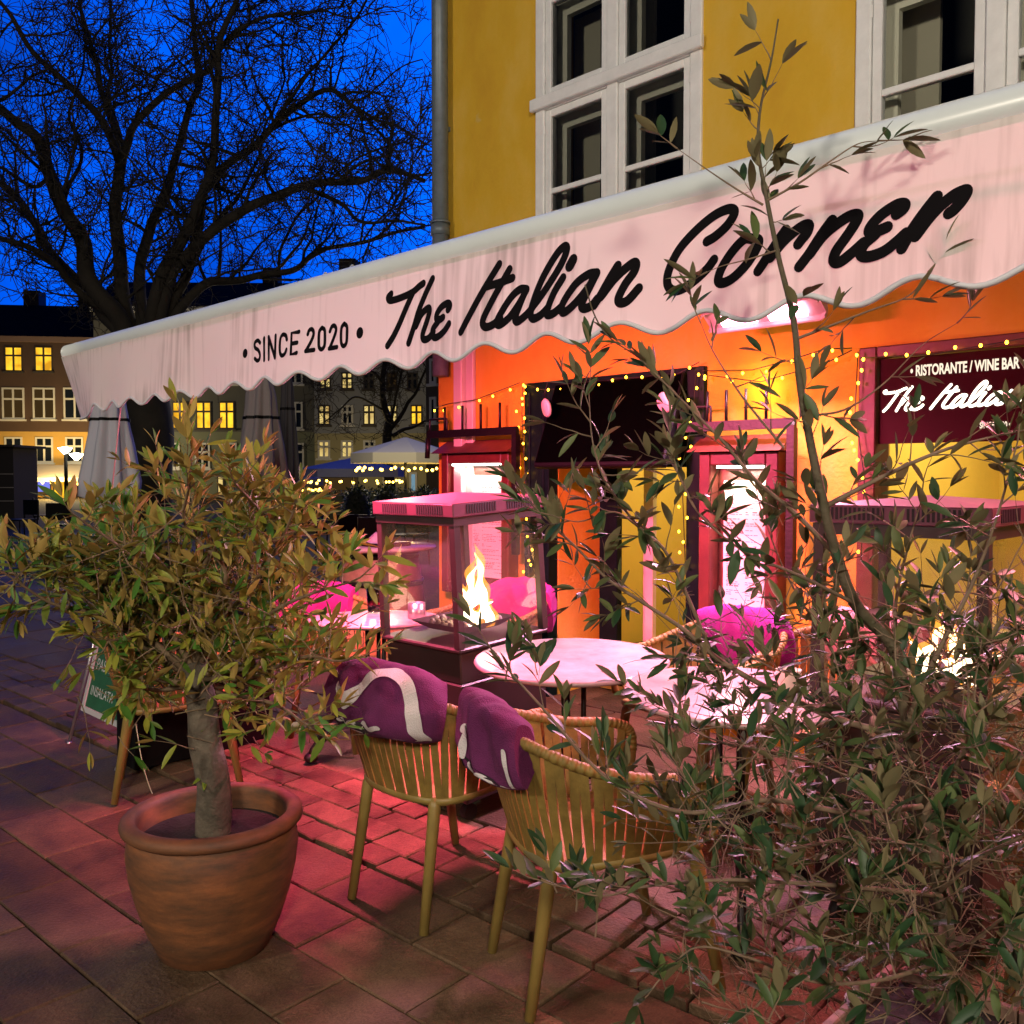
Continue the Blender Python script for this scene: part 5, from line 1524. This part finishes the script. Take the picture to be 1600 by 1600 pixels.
def far_building(label, D, px0, px1, pxc, ang, bands, roof_y, eave_y, windows, extra=None, depth=9, chimneys=()):
    """a house front on a vertical plane through the square; window places come from the photograph"""
    o = at_d(pxc, 745, D); o.z = gz(9)
    e = RIGHT * math.cos(ang) + FWD * math.sin(ang); nn = RIGHT * -math.sin(ang) + FWD * math.cos(ang)
    M = Matrix(((e.x, nn.x, 0, o.x), (e.y, nn.y, 0, o.y), (0, 0, 1, o.z), (0, 0, 0, 1)))

    def uz(px, py):
        d = Vector(ray(px, py)); c = Vector((0, 0, CAM_H)); t_ = (o - c).dot(nn) / d.dot(nn); p = c + d * t_
        return ((p - o).dot(e), p.z - o.z)
    b = thing('townhouse', label, 'building', tuple(o)); b.matrix_world = M
    u0, u1 = uz(px0, 745)[0], uz(px1, 745)[0]
    mid = (px0 + px1) / 2
    ze = uz(mid, eave_y)[1]; zr = uz(mid, roof_y)[1]
    prev = 0
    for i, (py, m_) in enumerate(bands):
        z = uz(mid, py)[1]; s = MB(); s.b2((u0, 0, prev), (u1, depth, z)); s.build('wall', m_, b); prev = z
    s = MB(); s.b2((u0 - .1, -.25, ze - .35), (u1 + .1, -.001, ze)); s.build('cornice', extra or FRAME_W, b)
    s = MB(); s.add([(u0, -.3, ze + .001), (u1, -.3, ze + .001), (u1, depth, ze + .001), (u0, depth, ze + .001), (u0, depth * .35, zr), (u1, depth * .35, zr), (u1, depth * .65, zr), (u0, depth * .65, zr)],
                    [(0, 1, 5, 4), (4, 5, 6, 7), (7, 6, 2, 3), (0, 4, 7, 3), (1, 2, 6, 5)])
    rf = s.build('roof', mat('far_roof', (.010, .009, .010), .9, spec=.05, var=.3, vscale=1), b)
    for cp in chimneys:
        u = uz(cp, 745)[0]; s = MB(); s.b2((u - .5, depth * .4, zr - 1), (u + .5, depth * .55, zr + 1.1)); s.build('chimney', mat('far_chimney', (.06, .035, .03), .8), rf)
    for (a, y0, c, y1, fm, gm_, style) in windows:
        p, q = uz(a, y1), uz(c, y0)
        f = MB(); k = .11 if fm is FRAME_W else .07
        x0, z0, x1, z1 = p[0], p[1], q[0], q[1]
        f.b2((x0, -.07, z0), (x0 + k, -.002, z1)); f.b2((x1 - k, -.07, z0), (x1, -.002, z1)); f.b2((x0 + k, -.07, z1 - k), (x1 - k, -.002, z1)); f.b2((x0 + k, -.07, z0), (x1 - k, -.002, z0 + k))
        if style:
            xm = (x0 + x1) / 2; zm = z0 + (z1 - z0) * .64
            f.b2((xm - .06, -.068, z0 + k), (xm + .06, -.003, z1 - k)); f.b2((x0 + k, -.066, zm - .06), (xm - .0601, -.004, zm + .06)); f.b2((xm + .0601, -.066, zm - .06), (x1 - k, -.004, zm + .06))
        f.b2((x0 - .1, -.16, z0 - .12), (x1 + .1, -.002, z0 - .001))
        w_ = f.build('window', fm, b); g2 = MB(); g2.quad((x0 + k, -.03, z0 + k), (x1 - k, -.03, z0 + k), (x1 - k, -.03, z1 - k), (x0 + k, -.03, z1 - k)); g2.build('pane', gm_, w_)
    return b, M, uz


F1, F2 = FRAME_W, FRAME_D
wl = []
for px in (-40, 8, 55): wl.append((px, 542, px + 27, 580, F2, WIN_LIT if px > -20 else WIN_DARK, 1))
for i, px in enumerate((-42, 4, 52, 100)): wl.append((px, 606, px + 34, 655, F1, (WIN_DARK, WIN_DIM, WIN_DIM, WIN_DARK)[i], 1))
for px in (-40, 8, 56, 103): wl.append((px, 683, px + 27, 723, F1, WIN_DARK, 1))
wl += [(27, 742, 35, 780, F2, WIN_LIT2, 0), (36, 742, 57, 785, F2, WIN_LIT, 0), (58, 742, 80, 770, F2, emit_mat('bluish_shop_window', (.25, .28, 1.0), .7), 0), (84, 742, 104, 780, F2, WIN_LIT, 0), (108, 742, 132, 780, F2, WIN_DIM, 0)]
far_building('brown and yellow townhouse with two bright windows on the left of the square', 60, -190, 150, 40, R(7),
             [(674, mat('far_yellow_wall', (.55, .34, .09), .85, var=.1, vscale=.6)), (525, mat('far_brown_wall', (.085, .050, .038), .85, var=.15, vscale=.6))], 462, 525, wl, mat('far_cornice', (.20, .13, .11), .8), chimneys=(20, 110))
wl = []
for px, gm_ in ((236, WIN_LIT), (270, WIN_LIT), (307, WIN_LIT), (343, WIN_LIT), (396, WIN_DARK), (450, WIN_DARK)): wl.append((px, 628, px + 23, 670, F2 if gm_ is WIN_LIT else F1, gm_, 1))
for px in (258, 305, 347, 400, 452): wl.append((px, 692, px + 23, 732, F1, WIN_DARK, 1))
for px in (240, 300, 347, 450): wl.append((px, 560, px + 23, 600, F1, WIN_DARK, 1))
wl += [(340, 744, 350, 775, F2, WIN_LIT2, 0), (366, 738, 374, 770, F2, emit_mat('white_shop_lamp', (1, .95, .85), 2.5), 0), (250, 745, 280, 780, F2, WIN_DIM, 0)]
far_building('dark grey green townhouse with a row of yellow windows behind the plane tree', 58, 150, 492, 330, R(2),
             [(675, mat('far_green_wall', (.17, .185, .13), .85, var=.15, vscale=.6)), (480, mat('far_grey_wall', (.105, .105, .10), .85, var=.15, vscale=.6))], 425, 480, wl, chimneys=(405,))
wl = []
for px, gm_ in ((500, WIN_LIT2), (534, WIN_LIT2), (568, WIN_DARK), (604, WIN_DIM), (636, WIN_DARK)): wl.append((px, 582, px + 17, 608, F2, gm_, 1))
for px, gm_ in ((498, WIN_LIT2), (534, WIN_DARK), (568, WIN_LIT2), (603, WIN_LIT2), (642, WIN_LIT)): wl.append((px, 633, px + 18, 664, F2 if gm_ is not WIN_DARK else F1, gm_, 1))
for px in (497, 533, 568): wl.append((px, 688, px + 19, 716, F1, WIN_LIT2 if px < 550 else WIN_DARK, 1))
wl += [(490, 745, 560, 775, F2, WIN_DIM, 0), (640, 738, 652, 770, F1, emit_mat('bluish_door', (.35, .6, .75), .35), 0)]
far_building('pale townhouse with small lit windows behind the open parasols', 52, 492, 668, 580, R(-4),
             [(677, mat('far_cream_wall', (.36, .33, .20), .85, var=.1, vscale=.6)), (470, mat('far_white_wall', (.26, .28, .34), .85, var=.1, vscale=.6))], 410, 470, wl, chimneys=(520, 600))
far_building('narrow dark house beside the corner of the yellow building', 40, 666, 760, 690, R(-30), [(470, mat('far_dark_wall', (.07, .06, .06), .85, var=.2, vscale=.6))], 430, 470,
             [(672, 620, 682, 660, F1, WIN_DARK, 0), (672, 560, 682, 600, F1, WIN_DARK, 0)], FRAME_D)

# shop awning on the left house
sa = thing('shop_awning', 'pale sloping shop awning under the yellow front of the left townhouse', 'awning', tuple(at_d(82, 735, 57.5)), (0, 0, R(45 + 7)))
s = MB(); s.add([(-2.5, 0, -.45), (2.2, 0, -.45), (2.2, 1.5, .35), (-2.5, 1.5, .35), (-2.5, 0, -.7), (2.2, 0, -.7)], [(0, 1, 2, 3), (4, 5, 1, 0)]); s.build('cloth', mat('shop_cloth', (.45, .42, .42), .9), sa)
s = MB(); r_ = random.Random(3)
for i in range(9): s.ball((-2.3 + i * .53, .3, -.55 - .35 * r_.random()), .09, 6, 4)
s.build('bulbs', BULBFAR, sa)
lamp('shopfront_light', 'POINT', at_d(80, 752, 56.5), 900, (1, .62, .15), .4)
# free point lights without fixtures, added to brighten the far fronts
lamp('square_wash', 'POINT', at_d(105, 700, 53), 1400, (1, .80, .45), .3)
lamp('square_wash_right', 'POINT', at_d(560, 735, 44), 420, (1, .75, .35), .3)
fl = thing('street_lamp', 'street lamp with two bright glass bowls before the left townhouse', 'street lamp', tuple(on_ground(104, 790)))
ld = (Vector(fl.location) - Vector((0, 0, 0))).dot(FWD)
lh = at_d(103, 706, ld).z - fl.location.z
s = MB(); s.tube([(0, 0, 0), (0, 0, lh)], [.11, .07], 8); s.build('pole', BLACKP, fl)
for (dx, dz) in ((-.02, 0), (.5, -.28)):
    s = MB(); s.lathe([(.05, -.22), (.22, -.05), (.32, .08), (.001, .14)], 14, (dx * S2, dx * S2, lh + dz + .1)); s.build('glass_bowl', emit_mat('lamp_bowl', (1, .93, .70), 9), fl)


# closed and open parasols
def closed_parasol(label, px, ytop, ybot, wpx, D, m_):
    b = on_ground(px, 745 + FPX * (CAM_H - .16) / D); t = thing('closed_parasol', label, 'parasol', tuple(b), group='folded parasols on the square')
    zt = at_d(px, ytop, D).z - b.z; zb = at_d(px, ybot, D).z - b.z; w = wpx * D / FPX / 2
    s = MB(); s.tube([(0, 0, 0), (0, 0, zt + .1)], .03, 8); s.lathe([(.28, 0), (.28, .06), (.001, .07)], 16); s.build('pole', BLACKP, t)
    s = MB()
    H = zt - zb
    prof = [(w * .10, zt), (w * .28, zt - H * .06), (w * .55, zt - H * .22), (w * .62, zt - H * .38), (w * .78, zt - H * .55), (w * 1.0, zt - H * .8), (w * .96, zt - H * .9), (w * .62, zt - H * .93), (w * .5, zb)]
    s.lathe(prof, 64, fold=lambda a, j: 1 + .20 * math.sin(a * 8 + j * .5) * min(1, j / 3) + .06 * math.sin(a * 3 + j))
    s.build('folded_cloth', m_, t)
    s = MB(); s.lathe([(w * .655, zt - H * .39), (w * .655, zt - H * .37)], 64, fold=lambda a, j: 1 + .20 * math.sin(a * 8 + 1.55) + .06 * math.sin(a * 3 + 3.1)); s.build('strap', BLACKP, t)


closed_parasol('folded white parasol standing under the left end of the awning', 176, 560, 800, 84, 8.6, mat('parasol_cloth_white', (.52, .53, .60), .85, bump=.3, bscale=12))
closed_parasol('folded grey parasol standing in front of the grey green townhouse', 412, 560, 800, 76, 9.4, mat('parasol_cloth_grey', (.24, .21, .21), .85, bump=.3, bscale=12))
closed_parasol('folded dark parasol on the far side of the grey folded parasol', 452, 560, 770, 30, 12, mat('parasol_cloth_dark', (.06, .055, .06), .85))


def open_parasol(label, px, ytop, yrim, wpx, D, m_, val=.28):
    b = on_ground(px, 745 + FPX * (CAM_H - .16) / D); t = thing('open_parasol', label, 'parasol', tuple(b), group='open parasols on the square')
    zt = at_d(px, ytop, D).z - b.z; zr = at_d(px, yrim, D).z - b.z; w = wpx * D / FPX / 2
    s = MB(); s.tube([(0, 0, 0), (0, 0, zt)], .04, 8); s.build('pole', BLACKP, t)
    s = MB(); s.smooth = False; n = 8
    s.v = [(0, 0, zt)] + [(w * math.cos(a * math.pi / 4 + .3), w * math.sin(a * math.pi / 4 + .3), zr) for a in range(8)] + [(w * math.cos(a * math.pi / 4 + .3), w * math.sin(a * math.pi / 4 + .3), zr - val) for a in range(8)]
    s.f = [(0, 1 + a, 1 + (a + 1) % 8) for a in range(8)] + [(1 + a, 9 + a, 9 + (a + 1) % 8, 1 + (a + 1) % 8) for a in range(8)]; s.m = [0] * 16; s.sm = [False] * 16
    s.build('canopy', m_, t)
    s = MB(); r_ = random.Random(px)
    for a in range(8):
        for k in range(3):
            f = (k + .5) / 3; p = Vector(s.v[0]) if False else None
            a0, a1 = a * math.pi / 4 + .3, (a + 1) * math.pi / 4 + .3
            s.ball((w * .93 * (math.cos(a0) * (1 - f) + math.cos(a1) * f), w * .93 * (math.sin(a0) * (1 - f) + math.sin(a1) * f), zr - val - .12 - .1 * r_.random()), .045, 6, 4)
    s.build('bulbs', BULBFAR, t)
    l = lamp('parasol_light', 'POINT', (.3, 0, zr - .5), 55, (1, .66, .18), .15); l.parent = t


open_parasol('open white parasol with warm bulbs under its edge, next to the house corner', 634, 683, 709, 170, 27, mat('parasol_white', (.62, .60, .52), .85))
open_parasol('open blue parasol with warm bulbs under its edge, left of the white one', 552, 715, 733, 170, 33, mat('parasol_blue', (.20, .22, .42), .85))
open_parasol('low open parasol at the left end of the row of lit parasols', 475, 738, 748, 60, 38, MATS['parasol_blue'])


def shrub(name, label, c, rx, rz, n, seed, m_=HEDGE, L=.07, cat='shrub', box=None, group=None):
    t = thing(name, label, cat, tuple(c), group=group); r_ = random.Random(seed); lm = MB()
    for i in range(n):
        if box: p = Vector((r_.uniform(-box[0], box[0]), r_.uniform(-box[1], box[1]), r_.uniform(.02, box[2]) if r_.random() < .5 else box[2] * r_.uniform(.9, 1.05)))
        else:
            v_ = rvec(r_); k = r_.uniform(.75, 1.02); p = Vector((v_.x * rx * k, v_.y * rx * k, rz + v_.z * rz * k))
        leaf(lm, p, (p - Vector((0, 0, rz)) if not box else rvec(r_)) + rvec(r_) * .4, Vector((0, 0, 1)), L * r_.uniform(.7, 1.4), L * .5, .1, r_)
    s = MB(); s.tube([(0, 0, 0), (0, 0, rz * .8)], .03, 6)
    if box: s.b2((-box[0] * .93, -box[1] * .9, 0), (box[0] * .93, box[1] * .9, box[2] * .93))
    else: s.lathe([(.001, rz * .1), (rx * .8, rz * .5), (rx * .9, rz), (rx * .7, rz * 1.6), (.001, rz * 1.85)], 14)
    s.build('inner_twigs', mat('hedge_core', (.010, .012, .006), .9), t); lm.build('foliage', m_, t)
    return t


lamp('square_wash_near', 'POINT', at_d(600, 560, 21), 420, (1, .82, .5), .2)  # point light with no fixture, added to brighten the open parasol tops
for i, (px, yb, D, w, h, lb) in enumerate(((558, 800, 19, 44, 58, 'round dark clipped bush left of the black flame heater'), (604, 800, 20, 44, 56, 'round dark clipped bush just left of the heater hood'), (662, 795, 21, 40, 50, 'round dark clipped bush at the house corner'))):
    c = on_ground(px, 745 + FPX * (CAM_H - .16) / D); rx = w * D / FPX / 2; zt = at_d(px, yb - h + 14, D).z - c.z
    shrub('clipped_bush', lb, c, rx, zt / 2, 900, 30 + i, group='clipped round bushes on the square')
for i, (px, D, bx, lb) in enumerate(((640, 24, (1.1, .25, 1.0), 'low dark hedge behind the clipped bushes, before the parasols'), (500, 23, (1.3, .3, .95), 'low dark hedge under the blue open parasol'))):
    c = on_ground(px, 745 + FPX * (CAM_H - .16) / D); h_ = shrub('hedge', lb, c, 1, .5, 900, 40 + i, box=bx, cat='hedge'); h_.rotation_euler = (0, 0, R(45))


def cafe_chair(label, px, D, rot):
    b = on_ground(px, 745 + FPX * (CAM_H - .16) / D); t = thing('cafe_chair', label, 'chair', tuple(b), (0, 0, rot), 'dark cafe chairs out on the square')
    s = MB(); s.b2((-.22, -.22, .44), (.22, .22, .47)); s.build('seat', BLACKP, t)
    s = MB(); s.b2((-.22, .20, .55), (.22, .23, .86)); s.b2((-.22, .205, .4701), (-.19, .225, .5499)); s.b2((.19, .205, .4701), (.22, .225, .5499)); s.build('backrest', BLACKP, t)
    for a in (-1, 1):
        for c in (-1, 1):
            s = MB(); s.tube([(a * .20, c * .20, .44), (a * .22, c * .22, 0)], .014, 6); s.build('leg', BLACKP, t)


for i, (px, D, ro, lb) in enumerate(((548, 11.5, 40, 'dark cafe chair left of the barrel table'), (592, 10.8, 60, 'dark cafe chair right behind the barrel table'), (35, 19, 20, 'dark cafe chair at the left edge before the yellow townhouse'), (70, 21, 160, 'dark cafe chair in front of the bluish shop window'), (100, 17, 230, 'dark cafe chair beneath the far street lamp'), (520, 16, 120, 'dark cafe chair near the low hedge'), (640, 14, 20, 'dark cafe chair beside the house corner'))):
    cafe_chair(lb, px, D, R(ro))
kb = on_ground(8, 745 + FPX * (CAM_H - .16) / 24); kk = thing('kiosk', 'dark slatted kiosk at the left edge of the square', 'kiosk', tuple(kb), (0, 0, R(45)))
s = MB(); s.b2((-1.2, 0, 0), (.25, 1.2, 2.1))
s.build('shed', mat('dark_boards', (.020, .016, .014), .8), kk)
for z in (.7, 1.05, 1.4):
    s = MB(); s.b2((-.2, -.03, z), (.24, -.001, z + .02)); s.build('shelf', mat('pale_slat', (.3, .27, .24), .7), kk)
s = MB(); s.b2((-1.3, -.3, 2.1), (.45, 1.3, 2.16)); s.build('roof', MATS['dark_boards'], kk)
